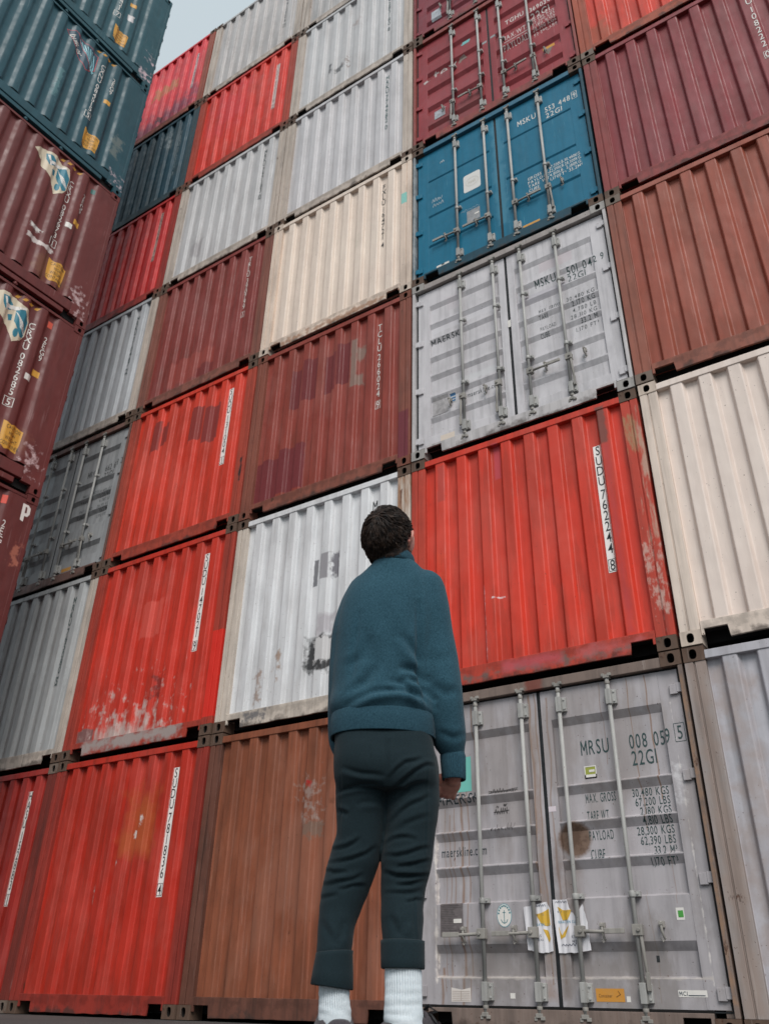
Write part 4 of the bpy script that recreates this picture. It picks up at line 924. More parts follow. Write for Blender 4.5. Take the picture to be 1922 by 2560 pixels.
def fuse(b, voxel, smooth=2):
    """one continuous surface from overlapping volumes"""
    me = b.mesh('tmp'); o = bpy.data.objects.new('tmp', me); COL.objects.link(o)
    md = o.modifiers.new('r', 'REMESH'); md.mode = 'VOXEL'; md.voxel_size = voxel
    bpy.context.view_layer.update(); dg = bpy.context.evaluated_depsgraph_get()
    m2 = bpy.data.meshes.new_from_object(o.evaluated_get(dg)); bpy.data.objects.remove(o); bpy.data.meshes.remove(me)
    bm = bmesh.new(); bm.from_mesh(m2); bpy.data.meshes.remove(m2)
    for _ in range(smooth): bmesh.ops.smooth_vert(bm, verts=bm.verts, factor=0.5, use_axis_x=True, use_axis_y=True, use_axis_z=True)
    bm.normal_update(); return bm
def fin(bm, name, mat, parent):
    me = bpy.data.meshes.new(name); bm.normal_update(); bm.to_mesh(me); bm.free(); me.materials.append(mat)
    me.polygons.foreach_set('use_smooth', [True]*len(me.polygons))
    o = bpy.data.objects.new(name, me); COL.objects.link(o)
    if parent: o.parent = parent
    return o
def crease_fn(lines):
    def f(p, n):
        d = 0.0
        for ln in lines:
            pts, wd, dep, side = ln[:4]; rg = ln[4] if len(ln) > 4 else 0.7
            fac = -n.y if side == 'b' else n.x if side == 'r' else -n.x
            if fac <= 0.05: continue
            best = None; tot = len(pts)-1
            for i, (a, c) in enumerate(zip(pts[:-1], pts[1:])):
                vx, vz = c[0]-a[0], c[1]-a[1]; L2 = vx*vx+vz*vz; t = ((p.x-a[0])*vx+(p.z-a[1])*vz)/L2
                tc = max(0, min(1, t)); qx, qz = a[0]+vx*tc, a[1]+vz*tc; dd = math.hypot(p.x-qx, p.z-qz)
                sg = 1 if (vx*(p.z-a[1])-vz*(p.x-a[0])) > 0 else -1
                if best is None or dd < best[0]: best = (dd, sg, (i+tc)/tot)
            dd, sg, t = best
            if dd > 4*wd: continue
            tap = math.sin(math.pi*min(1, max(0.0, t)))**0.6; s = dd*sg
            d += fac**0.5*dep*tap*(-math.exp(-(s/wd)**2)+rg*math.exp(-((s-1.7*wd)/(1.2*wd))**2))
        return d
    return f
def rumple(bm, fn):
    mv = [(v, v.normal.copy(), fn(v.co, v.normal)) for v in bm.verts]
    for v, n, d in mv: v.co += n*d
def nz(p, s, sc=(1, 1, 1)): return mnoise.noise(Vector((p.x*s*sc[0]+7.1, p.y*s*sc[1]+3.3, p.z*s*sc[2]-5.2)))

def fabric(name, c0, c1, scale=700, rough=0.95, weave=0.35, sheen=0.25, blot=0.12):
    N = NT(name); p = N.obj()
    h = N.noise(p, scale, 2, 0.5); h2 = N.noise(N.mapping(p, scale=(1, 1, 0.35)), scale*0.55, 2)
    col = N.mix(N.ramp(N.math('ADD', N.math('MULTIPLY', h, 0.55), N.math('MULTIPLY', h2, 0.45)), 0.36, 0.64), l4(c0), l4(c1))
    col = N.mix(N.ramp(N.noise(p, 6, 4), 0.35, 0.7, 0, blot), col, l4(tuple(v*0.7 for v in c0)))
    N.l(col, N.b.inputs['Base Color']); N.b.inputs['Roughness'].default_value = rough; N.b.inputs['Specular IOR Level'].default_value = 0.15
    N.b.inputs['Sheen Weight'].default_value = sheen; N.b.inputs['Sheen Roughness'].default_value = 0.5
    N.l(N.bump(h, weave, 0.002), N.b.inputs['Normal']); return N.mat
M_SWEAT = fabric('sweatshirt_fleece', (22, 50, 62), (58, 94, 109), 820, sheen=0.08)
M_RIB = fabric('ribbed_band', (22, 48, 60), (54, 87, 101), 820, sheen=0.05)
M_TROU = fabric('dark_cotton', (19, 31, 35), (32, 47, 53), 1100, 0.9, 0.3, 0.06)
M_SOCK = fabric('white_sock', (196, 206, 212), (220, 226, 230), 500, 0.95, 0.4, 0.1, 0.1)
M_SHOE = fabric('charcoal_suede', (52, 48, 52), (76, 70, 74), 500, 0.9, 0.4, 0.2)
M_SOLE = plain('rubber_sole', (176, 172, 168), 0.7); M_LACE = plain('black_lace', (20, 20, 22), 0.6)
N = NT('skin'); p = N.obj()
sk = N.mix(N.ramp(N.noise(p, 40, 4), 0.35, 0.7), l4((190, 130, 116)), l4((206, 150, 134)))
sk = N.mix(N.ramp(N.noise(p, 14, 2), 0.45, 0.7, 0, 0.5), sk, l4((196, 108, 102)))
N.l(sk, N.b.inputs['Base Color']); N.b.inputs['Roughness'].default_value = 0.55; N.b.inputs['Subsurface Weight'].default_value = 0.12
N.b.inputs['Subsurface Radius'].default_value = (0.01, 0.004, 0.002); N.l(N.bump(N.noise(p, 300, 3), 0.15, 0.001), N.b.inputs['Normal'])
M_SKIN = N.mat
N = NT('dark_brown_hair'); p = N.obj()
hc = N.mix(N.ramp(N.noise(p, 55, 3), 0.35, 0.7), l4((15, 11, 10)), l4((64, 48, 39)))
N.l(hc, N.b.inputs['Base Color']); N.b.inputs['Roughness'].default_value = 0.5; N.b.inputs['Specular IOR Level'].default_value = 0.25
M_HAIR = N.mat

# ---- body: one continuous figure under the clothes
HC = Vector((-0.020, -0.044, 1.586)); HM = Matrix.Rotation(R(-19), 3, 'Z') @ Matrix.Rotation(R(27), 3, 'X') @ Matrix.Rotation(R(4), 3, 'Y')
hp = lambda x, y, z: tuple(HC+HM @ Vector((x, y, z)))
b = MB()
ball(b, HC, (0.076, 0.096, 0.104), HM, 32, 20)                                   # skull
ball(b, hp(0, 0.030, -0.062), (0.058, 0.070, 0.060), HM, 24, 14)                 # jaw
ball(b, hp(0, 0.078, -0.098), (0.024, 0.022, 0.020), HM)                         # chin
limb(b, [(*hp(0, 0.094, -0.002), 0.009), (*hp(0, 0.108, -0.028), 0.012), (*hp(0, 0.112, -0.038), 0.013)], 12)   # nose
for s in (-1, 1):
    ball(b, hp(s*0.012, 0.103, -0.040), (0.010, 0.010, 0.008), HM)               # nostril wings
    ball(b, hp(s*0.032, 0.082, 0.018), (0.022, 0.012, 0.008), HM)                # brows
    ball(b, hp(s*0.031, 0.079, 0.001), (0.013, 0.011, 0.009), HM)                # eyes
    ball(b, hp(s*0.044, 0.066, -0.030), (0.022, 0.022, 0.018), HM)               # cheek bones
    e = Matrix.Rotation(R(s*-24), 3, 'Z') @ Matrix.Rotation(R(-10), 3, 'X')
    ball(b, hp(s*(0.085 if s > 0 else 0.074), -0.010, -0.012), (0.009, 0.022, 0.036), HM @ e)          # ear shell
    if s > 0: limb(b, [(*hp(s*0.088, -0.030, -0.026), 0.0045), (*hp(s*0.098, -0.032, 0.002), 0.0055), (*hp(s*0.097, -0.016, 0.024), 0.0055), (*hp(s*0.084, 0.006, 0.014), 0.004)], 10)
    ball(b, hp(s*0.082, -0.004, -0.042), (0.006, 0.009, 0.012), HM)              # lobe
ball(b, hp(0, 0.094, -0.062), (0.022, 0.012, 0.006), HM); ball(b, hp(0, 0.092, -0.073), (0.019, 0.012, 0.007), HM)   # lips
limb(b, [(-0.012, -0.046, 1.560, 0.057), (-0.004, -0.034, 1.53, 0.057), (0.0, -0.012, 1.46, 0.066)], 24)          # neck
loft(b, dense([(-0.014, 0.0, 0.765, 0.12, 0.08), (-0.02, 0.0, 0.84, 0.140, 0.094), (-0.026, 0.01, 1.0, 0.135, 0.085), (-0.02, 0.0, 1.2, 0.15, 0.095), (-0.008, -0.02, 1.36, 0.14, 0.085), (-0.012, -0.015, 1.46, 0.08, 0.06)], 5), 32, 2.2)
limb(b, [(0.108, -0.010, 1.385, 0.052), (0.148, 0.000, 1.20, 0.042), (0.168, 0.000, 1.07, 0.038), (0.188, 0.024, 0.93, 0.034), (0.206, 0.044, 0.790, 0.0265)], 20)
limb(b, [(-0.095, -0.005, 1.38, 0.050), (-0.142, 0.02, 1.22, 0.042), (-0.150, 0.04, 1.08, 0.038), (-0.146, 0.09, 0.96, 0.032), (-0.130, 0.125, 0.87, 0.025)], 20)
limb(b, [(0.066, 0.0, 0.78, 0.066), (0.060, 0.01, 0.60, 0.058), (0.046, 0.018, 0.45, 0.046), (0.044, -0.005, 0.33, 0.045), (0.047, -0.03, 0.20, 0.036), (0.048, -0.035, 0.10, 0.034), (0.056, -0.020, 0.05, 0.032)], 20)
limb(b, [(-0.085, 0.0, 0.78, 0.066), (-0.090, 0.02, 0.60, 0.056), (-0.130, 0.04, 0.45, 0.046), (-0.148, 0.02, 0.33, 0.044), (-0.140, 0.0, 0.20, 0.032), (-0.137, -0.004, 0.10, 0.032), (-0.140, 0.010, 0.05, 0.032)], 20)
for x, y, dx, dy in ((0.056, -0.03, 0.62, 0.78), (-0.140, 0.0, -0.22, 0.97)):     # feet inside the shoes
    limb(b, [(x, y, 0.055, 0.032), (x+dx*0.08, y+dy*0.08, 0.055, 0.034), (x+dx*0.16, y+dy*0.16, 0.046, 0.028)], 16)
# right hand: palm, four bent fingers of unequal length, thumb from the side of the palm
def hand(b, O, M, k=1.0):
    q = lambda x, y, z: tuple(Vector(O)+M @ Vector((x, y, z))*k)
    # local: z- runs from wrist to knuckles, x- to the thumb side, y+ towards the palm
    ball(b, q(0, 0.004, -0.040), (0.040*k, 0.016*k, 0.050*k), M, 20, 12)
    limb(b, [(*q(0, 0, 0.03), 0.026*k), (*q(0, 0.002, -0.01), 0.026*k)], 14)
    for x, L, r, c in ((-0.030, 1.0, 0.0092, 0.0), (-0.010, 1.08, 0.0094, 0.004), (0.010, 1.02, 0.0090, 0.006), (0.028, 0.84, 0.0080, 0.010)):
        limb(b, [(*q(x*0.9, 0.002, -0.060), r*1.15), (*q(x, 0.002, -0.083), r*1.22), (*q(x-0.002, 0.022*L+0.004, -0.100*L+0.002), r*1.02), (*q(x-0.004, 0.044*L, -0.098*L-c*0.2), r*1.05),
                 (*q(x-0.004, 0.052*L, -0.080*L), r*0.95), (*q(x-0.003, 0.046*L, -0.060*L-c), r*0.82)], 12)
    limb(b, [(*q(-0.026, 0.012, -0.020), 0.015*k), (*q(-0.046, 0.024, -0.044), 0.0125*k), (*q(-0.052, 0.036, -0.068), 0.0112*k), (*q(-0.043, 0.046, -0.090), 0.0096*k)], 14)
HOR = Vector((0.203, 0.048, 0.782)); HMR = Matrix.Rotation(R(14), 3, 'Z') @ Matrix.Rotation(R(12), 3, 'Y') @ Matrix.Rotation(R(52), 3, 'X')
hand(b, HOR, HMR, 0.92)
hand(b, Vector((-0.128, 0.128, 0.862)), Matrix.Rotation(R(-20), 3, 'Z') @ Matrix.Scale(-1, 3, Vector((1, 0, 0))), 0.93)
bm = fuse(b, 0.0036, 2)
person = fin(bm, 'person', M_SKIN, None); person.matrix_world = MS
tag(person, 'man seen from behind in teal sweatshirt and dark rolled trousers, looking up', 'person')

# ---- hair: cap and many tapering locks flowing from the crown
b = MB(); HR = Vector((0.0855, 0.107, 0.115)); rh = random.Random(21)
def hair_ok(d):        # direction in head space
    front = d.y > 0.30 and d.z < 0.62
    side = abs(d.x) > 0.55 and d.y > (-0.34 if d.x > 0 else 0.05) and d.z < 0.02+0.35*(d.y+0.3)
    low = d.z < -0.90
    return not (front or side or low)
rows = 22; cols = 36
ctr = HC
def hpt(d, k=1.0):
    q = Vector((d.x*HR.x, d.y*HR.y, d.z*HR.z))*k
    if d.z < -0.1 and d.y < 0: q *= 1.0-0.03*min(1, (-0.1-d.z)/0.6)
    return ctr+HM @ q
V = {}; vs = []; fs = []
def vid(i, k):
    k %= cols
    if (i, k) not in V:
        t = math.pi*(i/rows-0.5); a = 2*math.pi*k/cols; d = Vector((math.cos(t)*math.cos(a), math.cos(t)*math.sin(a), math.sin(t)))
        V[(i, k)] = len(vs); vs.append(tuple(hpt(d, 0.985)))
    return V[(i, k)]
for i in range(1, rows):
    for k in range(cols):
        t = math.pi*((i+0.5)/rows-0.5); a = 2*math.pi*(k+0.5)/cols; d = Vector((math.cos(t)*math.cos(a), math.cos(t)*math.sin(a), math.sin(t)))
        if hair_ok(d): fs.append((vid(i, k), vid(i, k+1), vid(i+1, k+1), vid(i+1, k)))
b.add(vs, fs, 0, True)
crown = Vector((-0.12, -0.55, 0.83)).normalized()
def lock(d, L, wd, lift, curl):
    pts = []; cur = d.copy(); n = 6
    base = (cur-crown*cur.dot(crown)); base = base.normalized() if base.length > 0.05 else Vector((rh.uniform(-1, 1), -1, 0)).normalized()
    sw = rh.uniform(-0.6, 0.6)
    for i in range(n):
        t = i/(n-1)
        k = 1.0+lift*math.sin(t*2.2)+0.012*t
        pts.append(hpt(cur, k))
        tang = (cur-crown*cur.dot(crown)); tang = tang.normalized() if tang.length > 0.05 else base
        tang = (tang-cur*tang.dot(cur))
        sidev = cur.cross(tang)
        hz = mnoise.noise(d*2.6+Vector((3, 1, 7)))+0.35*mnoise.noise(cur*6.0)
        cur = (cur+(tang+sidev*(sw*0.5+hz*1.3+curl*math.sin(t*5)))*L/n/0.1).normalized()
    b.tube(pts, [wd*(1-0.15*t)*(1.0 if t < 0.55 else (1.02-t)/0.5+0.03) for t in [i/(n-1) for i in range(n)]], 4, 0, False, True)
made = 0
while made < 5200:
    d = Vector((rh.gauss(0, 1), rh.gauss(0, 1), rh.gauss(0, 1))).normalized()
    if not hair_ok(d): continue
    made += 1
    low = d.z < -0.15
    lock(d, rh.uniform(0.028, 0.042) if low else rh.uniform(0.050, 0.085), (rh.uniform(0.0006, 0.0015) if rh.random() < 0.86 else rh.uniform(0.0018, 0.0028)), rh.uniform(0.005, 0.035) if low else rh.uniform(0.02, 0.12), rh.uniform(-0.5, 0.5))
# nape hair running down to the collar
for q in range(900):
    z = rh.uniform(1.505, 1.575); wq = 0.063+0.30*max(0, z-1.52); cq = -0.004-0.28*max(0, z-1.515); x = cq+wq*rh.uniform(-1, 0.86); a = (x-cq)/(wq+0.002); a = max(-0.98, min(0.98, a))
    y = -0.036-0.066*math.sqrt(max(0.02, 1-a*a))-0.004-0.50*max(0, z-1.515)
    b.tube([(x, y, z), (x*0.985, y-0.003, z-0.012), (x*0.97+rh.uniform(-.003, .003), y-0.001+0.006, z-0.026)], [0.0030, 0.0028, 0.0006], 4, 0, False, True)
for q in range(40):   # loose flyaway hairs
    d = Vector((rh.uniform(-1, 1), rh.uniform(-0.6, 0.2), rh.uniform(0.1, 1))).normalized(); lock(d, rh.uniform(0.03, 0.055), 0.0004, rh.uniform(0.05, 0.11), 0.8)
b.build('hair', M_HAIR, person)

# ---- sweatshirt
b = MB()
loft(b, dense([(-0.024, 0.010, 0.945, 0.158, 0.118), (-0.027, 0.011, 0.985, 0.174, 0.136), (-0.028, 0.012, 1.05, 0.166, 0.128), (-0.026, 0.006, 1.15, 0.168, 0.126), (-0.020, -0.004, 1.25, 0.172, 0.124), (-0.010, -0.014, 1.35, 0.162, 0.112),
               (0.004, -0.018, 1.42, 0.142, 0.096), (0.004, -0.024, 1.465, 0.105, 0.084), (0.003, -0.030, 1.497, 0.074, 0.074)], 6), 48, 2.3)
limb(b, [(0.108, -0.016, 1.404, 0.074), (0.122, -0.012, 1.34, 0.075), (0.136, -0.006, 1.25, 0.071), (0.150, -0.002, 1.16, 0.069), (0.162, 0.000, 1.06, 0.069), (0.176, 0.012, 0.97, 0.063), (0.192, 0.026, 0.895, 0.055), (0.201, 0.036, 0.858, 0.041)], 32)
limb(b, [(-0.082, -0.010, 1.393, 0.073), (-0.114, 0.000, 1.33, 0.073), (-0.138, 0.012, 1.25, 0.071), (-0.144, 0.026, 1.16, 0.067), (-0.146, 0.042, 1.06, 0.064), (-0.150, 0.070, 0.97, 0.060), (-0.148, 0.10, 0.90, 0.056), (-0.140, 0.122, 0.865, 0.042)], 32)
bm = fuse(b, 0.0075, 3)
lines = [([(0.152, 0.968), (0.10, 1.000), (0.02, 1.012), (-0.06, 1.000), (-0.15, 0.960)], 0.011, 0.014, 'b', 0.9), ([(0.150, 0.99), (0.09, 1.045), (0.04, 1.06)], 0.011, 0.015, 'b', 0.9),
         ([(0.125, 1.05), (0.08, 1.085), (0.02, 1.085)], 0.013, 0.016, 'b', 0.9), ([(0.10, 0.975), (0.04, 1.035), (-0.02, 1.04)], 0.010, 0.010, 'b', 0.8), ([(-0.14, 1.00), (-0.08, 1.04), (-0.05, 1.09)], 0.014, 0.009, 'b', 0.7), ([(-0.15, 1.09), (-0.10, 1.12), (-0.07, 1.19)], 0.016, 0.007, 'b', 0.6), ([(0.11, 1.115), (0.07, 1.15), (0.03, 1.20)], 0.016, 0.010, 'b', 0.8),
         ([(0.118, 0.95), (0.100, 1.06), (0.090, 1.20), (0.088, 1.33)], 0.010, 0.017, 'b', 0.0), ([(0.085, 1.40), (0.075, 1.30), (0.06, 1.20)], 0.022, 0.006, 'b', 0.3), ([(-0.128, 1.02), (-0.122, 1.16), (-0.112, 1.28)], 0.010, 0.006, 'b', 0.2),
         ([(-0.03, 1.30), (0.0, 1.20), (-0.02, 1.06)], 0.03, 0.005, 'b', 0.5), ([(-0.09, 1.22), (-0.06, 1.10), (-0.09, 1.00)], 0.025, 0.006, 'b', 0.5),
         ([(0.13, 1.05), (0.175, 1.02), (0.22, 1.035)], 0.016, 0.007, 'b', 0.5), ([(0.15, 0.905), (0.20, 0.885), (0.245, 0.905)], 0.010, 0.005, 'b', 0.5), ([(0.12, 1.14), (0.16, 1.13), (0.21, 1.16)], 0.018, 0.003, 'b', 0.4)]
cf = crease_fn(lines)
rumple(bm, lambda p, n: cf(p, n)+0.0050*nz(p, 5.5, (1, 1, 0.7))+0.0026*nz(p, 12, (1, 1, 0.6)))
sweater = fin(bm, 'sweatshirt', M_SWEAT, person)
def ribband(name, secs, parent, mat, ribs, amp, n=200, ex=2.2, thick=0.006):
    rows = []
    for s in secs:
        row = []
        for k in range(n):
            a = 2*math.pi*k/n; c, q = math.cos(a), math.sin(a); g_ = 1+amp*math.cos(ribs*a)/max(s[3], s[4])
            row.append((s[0]+s[3]*g_*math.copysign(abs(c)**(2/ex), c), s[1]+s[4]*g_*math.copysign(abs(q)**(2/ex), q), s[2]+(s[5]*c+s[6]*q if len(s) > 6 else 0)))
        rows.append(row)
    b = MB(); b.grid(rows, 0, True, True); o = b.build(name, mat, parent); md = o.modifiers.new('s', 'SOLIDIFY'); md.thickness = thick; md.offset = -1; return o
ribband('hem_band', [(-0.024, 0.008, 0.884, 0.1680, 0.127), (-0.024, 0.008, 0.887, 0.1690, 0.128), (-0.025, 0.009, 0.925, 0.1695, 0.129), (-0.025, 0.010, 0.955, 0.1690, 0.129), (-0.025, 0.010, 0.966, 0.1630, 0.123)], sweater, M_RIB, 100, 0.0006)
ribband('cuff', [(0.2035, 0.040, 0.770, 0.0355, 0.034), (0.2035, 0.040, 0.774, 0.0375, 0.036), (0.202, 0.039, 0.81, 0.0395, 0.038), (0.201, 0.037, 0.842, 0.041, 0.039), (0.200, 0.036, 0.856, 0.038, 0.036)], sweater, M_RIB, 40, 0.0005)
ribband('cuff', [(-0.136, 0.126, 0.825, 0.037, 0.036), (-0.138, 0.124, 0.86, 0.041, 0.040), (-0.139, 0.122, 0.872, 0.036, 0.036)], sweater, M_RIB, 40, 0.0005)
ribband('collar', [(0.003, -0.030, 1.478, 0.0745, 0.0765, -0.004, -0.008), (0.003, -0.031, 1.490, 0.0750, 0.0755, -0.004, -0.010), (0.003, -0.033, 1.506, 0.0730, 0.0735, -0.005, -0.012), (0.003, -0.034, 1.515, 0.0710, 0.0715, -0.005, -0.012), (0.003, -0.034, 1.517, 0.0680, 0.0680, -0.005, -0.012)], sweater, M_RIB, 70, 0.0005, thick=0.005)

# ---- trousers
b = MB()
loft(b, dense([(-0.024, 0.006, 0.945, 0.146, 0.104), (-0.022, 0.004, 0.895, 0.157, 0.114), (-0.015, -0.002, 0.81, 0.163, 0.128), (-0.010, -0.002, 0.755, 0.161, 0.122), (-0.008, 0.004, 0.715, 0.152, 0.10)], 6), 44, 2.5)
limb(b, [(0.070, 0.000, 0.80, 0.086), (0.070, 0.002, 0.71, 0.084), (0.063, 0.008, 0.60, 0.0765), (0.055, 0.014, 0.53, 0.0755), (0.044, 0.018, 0.43, 0.0645), (0.0425, 0.000, 0.345, 0.0600), (0.0425, -0.016, 0.280, 0.056)], 36)
limb(b, [(-0.086, 0.000, 0.80, 0.084), (-0.084, 0.006, 0.71, 0.082), (-0.087, 0.018, 0.60, 0.0725), (-0.103, 0.030, 0.53, 0.0735), (-0.132, 0.040, 0.43, 0.0665), (-0.148, 0.026, 0.345, 0.0545), (-0.149, 0.010, 0.275, 0.0480)], 36)
bm = fuse(b, 0.0050, 3)
rl = random.Random(9); lines = []
def fold(x0, z0, x1, z1, wd, dep, bow=0.0, rg=0.7):
    n = 4; lines.append(([(x0+(x1-x0)*t/n+rl.uniform(-.004, .004), z0+(z1-z0)*t/n+bow*math.sin(math.pi*t/n)+rl.uniform(-.003, .003)) for t in range(n+1)], wd, dep, 'b', rg))
# drag lines from the seat, then the stacked folds behind each knee
fold(-0.012, 0.742, -0.15, 0.772, 0.007, 0.006, -0.008); fold(-0.015, 0.712, -0.168, 0.705, 0.006, 0.007, 0.012); fold(-0.02, 0.675, -0.10, 0.668, 0.008, 0.004, 0.006)
fold(0.0, 0.735, 0.10, 0.800, 0.006, 0.006, 0.012); fold(0.004, 0.700, 0.145, 0.790, 0.006, 0.008, 0.016); fold(0.0, 0.668, 0.12, 0.735, 0.007, 0.006, 0.012); fold(0.0, 0.622, 0.13, 0.700, 0.007, 0.006, 0.006); fold(0.02, 0.60, 0.125, 0.645, 0.008, 0.004)
fold(-0.008, 0.86, -0.008, 0.72, 0.006, 0.006, 0, 0.2); fold(-0.165, 0.665, -0.12, 0.640, 0.006, 0.006)
fold(-0.175, 0.548, -0.08, 0.575, 0.006, 0.007, -0.008); fold(-0.188, 0.512, -0.03, 0.556, 0.006, 0.006, -0.014); fold(-0.195, 0.490, -0.12, 0.482, 0.006, 0.006); fold(-0.205, 0.455, -0.07, 0.480, 0.006, 0.006, -0.010); fold(-0.15, 0.438, -0.06, 0.455, 0.005, 0.005); fold(-0.205, 0.418, -0.14, 0.424, 0.006, 0.005)
fold(-0.01, 0.565, 0.08, 0.572, 0.006, 0.006, 0.008); fold(-0.015, 0.532, 0.125, 0.560, 0.006, 0.007, -0.012); fold(0.02, 0.500, 0.128, 0.522, 0.005, 0.007, -0.006); fold(-0.018, 0.488, 0.128, 0.486, 0.006, 0.010, -0.014); fold(0.02, 0.452, 0.118, 0.468, 0.005, 0.007, -0.006); fold(-0.01, 0.428, 0.105, 0.440, 0.006, 0.006, -0.006); fold(0.05, 0.408, 0.105, 0.416, 0.004, 0.006)
fold(-0.19, 0.36, -0.15, 0.295, 0.010, 0.004); fold(-0.12, 0.36, -0.14, 0.29, 0.010, 0.004); fold(0.004, 0.37, 0.030, 0.32, 0.010, 0.005); fold(0.05, 0.36, 0.035, 0.315, 0.010, 0.004)
fold(0.076, 0.42, 0.079, 0.315, 0.003, 0.003, 0, 1.0); fold(0.112, 0.80, 0.104, 0.52, 0.003, 0.0025, 0, 1.0); fold(-0.148, 0.80, -0.145, 0.56, 0.003, 0.002, 0, 1.0); fold(-0.06, 0.845, -0.06, 0.79, 0.003, 0.002, 0, 1.0)
cf = crease_fn(lines)
rumple(bm, lambda p, n: cf(p, n)+0.0045*nz(p, 7, (1, 1, 1.3))+0.0018*nz(p, 19, (0.6, 0.6, 1.5)))
trousers = fin(bm, 'trousers', M_TROU, person)
def turnup(secs):
    o = ribband('trouser_cuff', secs, trousers, M_TROU, 3, 0.0018, 72, 2.0, 0.006); return o
turnup([(0.0435, -0.024, 0.238, 0.0590, 0.064), (0.0435, -0.024, 0.241, 0.0615, 0.066), (0.043, -0.021, 0.262, 0.0620, 0.066), (0.0425, -0.016, 0.300, 0.0625, 0.066), (0.0425, -0.014, 0.309, 0.0630, 0.066), (0.0425, -0.013, 0.311, 0.058, 0.061)])
turnup([(-0.153, -0.004, 0.190, 0.0575, 0.060, -0.006, 0), (-0.153, -0.004, 0.193, 0.0600, 0.062, -0.006, 0), (-0.152, 0.000, 0.225, 0.0575, 0.061, -0.004, 0), (-0.151, 0.006, 0.268, 0.0530, 0.060, 0.004, 0), (-0.150, 0.007, 0.278, 0.0535, 0.060, 0.004, 0), (-0.150, 0.008, 0.280, 0.049, 0.055, 0.004, 0)])

# ---- socks and shoes
def sock(secs):
    rows = []; n = 160
    for s in dense(secs, 16):
        k_ = s[5]; row = []
        for k in range(n):
            a = 2*math.pi*k/n; r_ = 0.0011*k_*math.cos(40*a)
            row.append((s[0]+(s[3]+r_)*math.cos(a), s[1]+(s[4]+r_)*math.sin(a), s[2]+0.0015*math.sin(3*a+s[2]*60)))
            pz = Vector((row[-1][0]*18, row[-1][1]*18, row[-1][2]*70)); sg = 0.0020*mnoise.noise(pz)*min(1, (0.30-row[-1][2])*7); row[-1] = (row[-1][0]+sg*math.cos(a), row[-1][1]+sg*math.sin(a), row[-1][2])
        rows.append(row)
    b = MB(); b.grid(rows, 0, True, True); o = b.build('sock', M_SOCK, person); md = o.modifiers.new('s', 'SOLIDIFY'); md.thickness = 0.004; md.offset = -1
sock([(0.046, -0.028, 0.262, 0.045, 0.047, 1), (0.046, -0.028, 0.225, 0.0465, 0.048, 1), (0.047, -0.030, 0.190, 0.0465, 0.047, 0.9), (0.047, -0.030, 0.150, 0.0475, 0.048, 0.8), (0.049, -0.028, 0.115, 0.0495, 0.052, 0.15), (0.052, -0.022, 0.075, 0.050, 0.055, 0)])
sock([(-0.148, 0.000, 0.245, 0.037, 0.042, 1), (-0.145, 0.000, 0.185, 0.0375, 0.042, 1), (-0.142, -0.001, 0.150, 0.0385, 0.044, 0.8), (-0.139, 0.000, 0.115, 0.0415, 0.047, 0.15), (-0.137, 0.006, 0.075, 0.044, 0.05, 0)])
def shoe(x, y, ang, loops):
    ca, sa = math.cos(ang), math.sin(ang)      # foot axis (forward) = (sa, ca)
    T = lambda u, v, z: (x+u*sa+v*ca, y+u*ca-v*sa, z)
    prof = [(-0.080, 0.028, 0.080), (-0.072, 0.043, 0.100), (-0.040, 0.053, 0.128), (0.01, 0.056, 0.150), (0.05, 0.050, 0.142), (0.085, 0.048, 0.116), (0.12, 0.049, 0.084), (0.15, 0.047, 0.056), (0.185, 0.038, 0.045), (0.207, 0.018, 0.036)]
    rows = []
    for u, wd, h in dense(prof, 5):
        row = []
        for k in range(21):
            a = math.pi*k/20; c, s = math.cos(a), math.sin(a)
            row.append(T(u, wd*math.copysign(abs(c)**0.75, c), 0.026+(h-0.026)*abs(s)**0.62))
        rows.append(row)
    # opening: drop the top strip over the ankle
    b = MB(); nr = len(rows); vs = [p for r in rows for p in r]; fs = []
    for i in range(nr-1):
        u = dense(prof, 5)[i][0]
        for k in range(20):
            if -0.058 < u < 0.035 and 5 <= k <= 14: continue
            fs.append((i*21+k, i*21+k+1, (i+1)*21+k+1, (i+1)*21+k))
    b.add(vs, fs, 0, True); b.add(rows[0], [tuple(range(21))]); b.add(rows[-1], [tuple(reversed(range(21)))])
    o = b.build('shoe', M_SHOE, person); md = o.modifiers.new('s', 'SOLIDIFY'); md.thickness = 0.006; md.offset = 1
    b = MB(); D = dense(prof, 5); out_ = [(u, wd+0.005) for u, wd, h in D]+[(u, -wd-0.005) for u, wd, h in reversed(D)]; n = len(out_)
    lo = [T(u, v, 0.0) for u, v in out_]; hi = [T(u, v, 0.034) for u, v in out_]
    b.add(lo+hi, [tuple(range(n)), tuple(reversed(range(n, 2*n)))]+[(i, (i+1) % n, (i+1) % n+n, i+n) for i in range(n)])
    b.build('sole', M_SOLE, o)
    b = MB()
    for q in range(5):
        u = 0.048+q*0.017; h = 0.134-q*0.009; b.tube([T(u, -0.026, h-0.008), T(u+0.004, 0, h+0.006), T(u, 0.026, h-0.008)], 0.003, 6)
    for s in ((-1, 1) if loops else ()): b.tube([T(0.05, s*0.004, 0.138), T(0.055, s*0.03, 0.152), T(0.07, s*0.045, 0.138), T(0.062, s*0.02, 0.134)], 0.0045, 6)
    for s in ((-1, 1) if loops else ()): b.tube([T(0.052, 0, 0.138), T(0.06, s*0.035, 0.13), T(0.075, s*0.055, 0.10)], 0.004, 6)
    b.build('laces', M_LACE, o)
shoe(0.054, -0.020, R(64), True); shoe(-0.139, 0.002, R(-18), False)

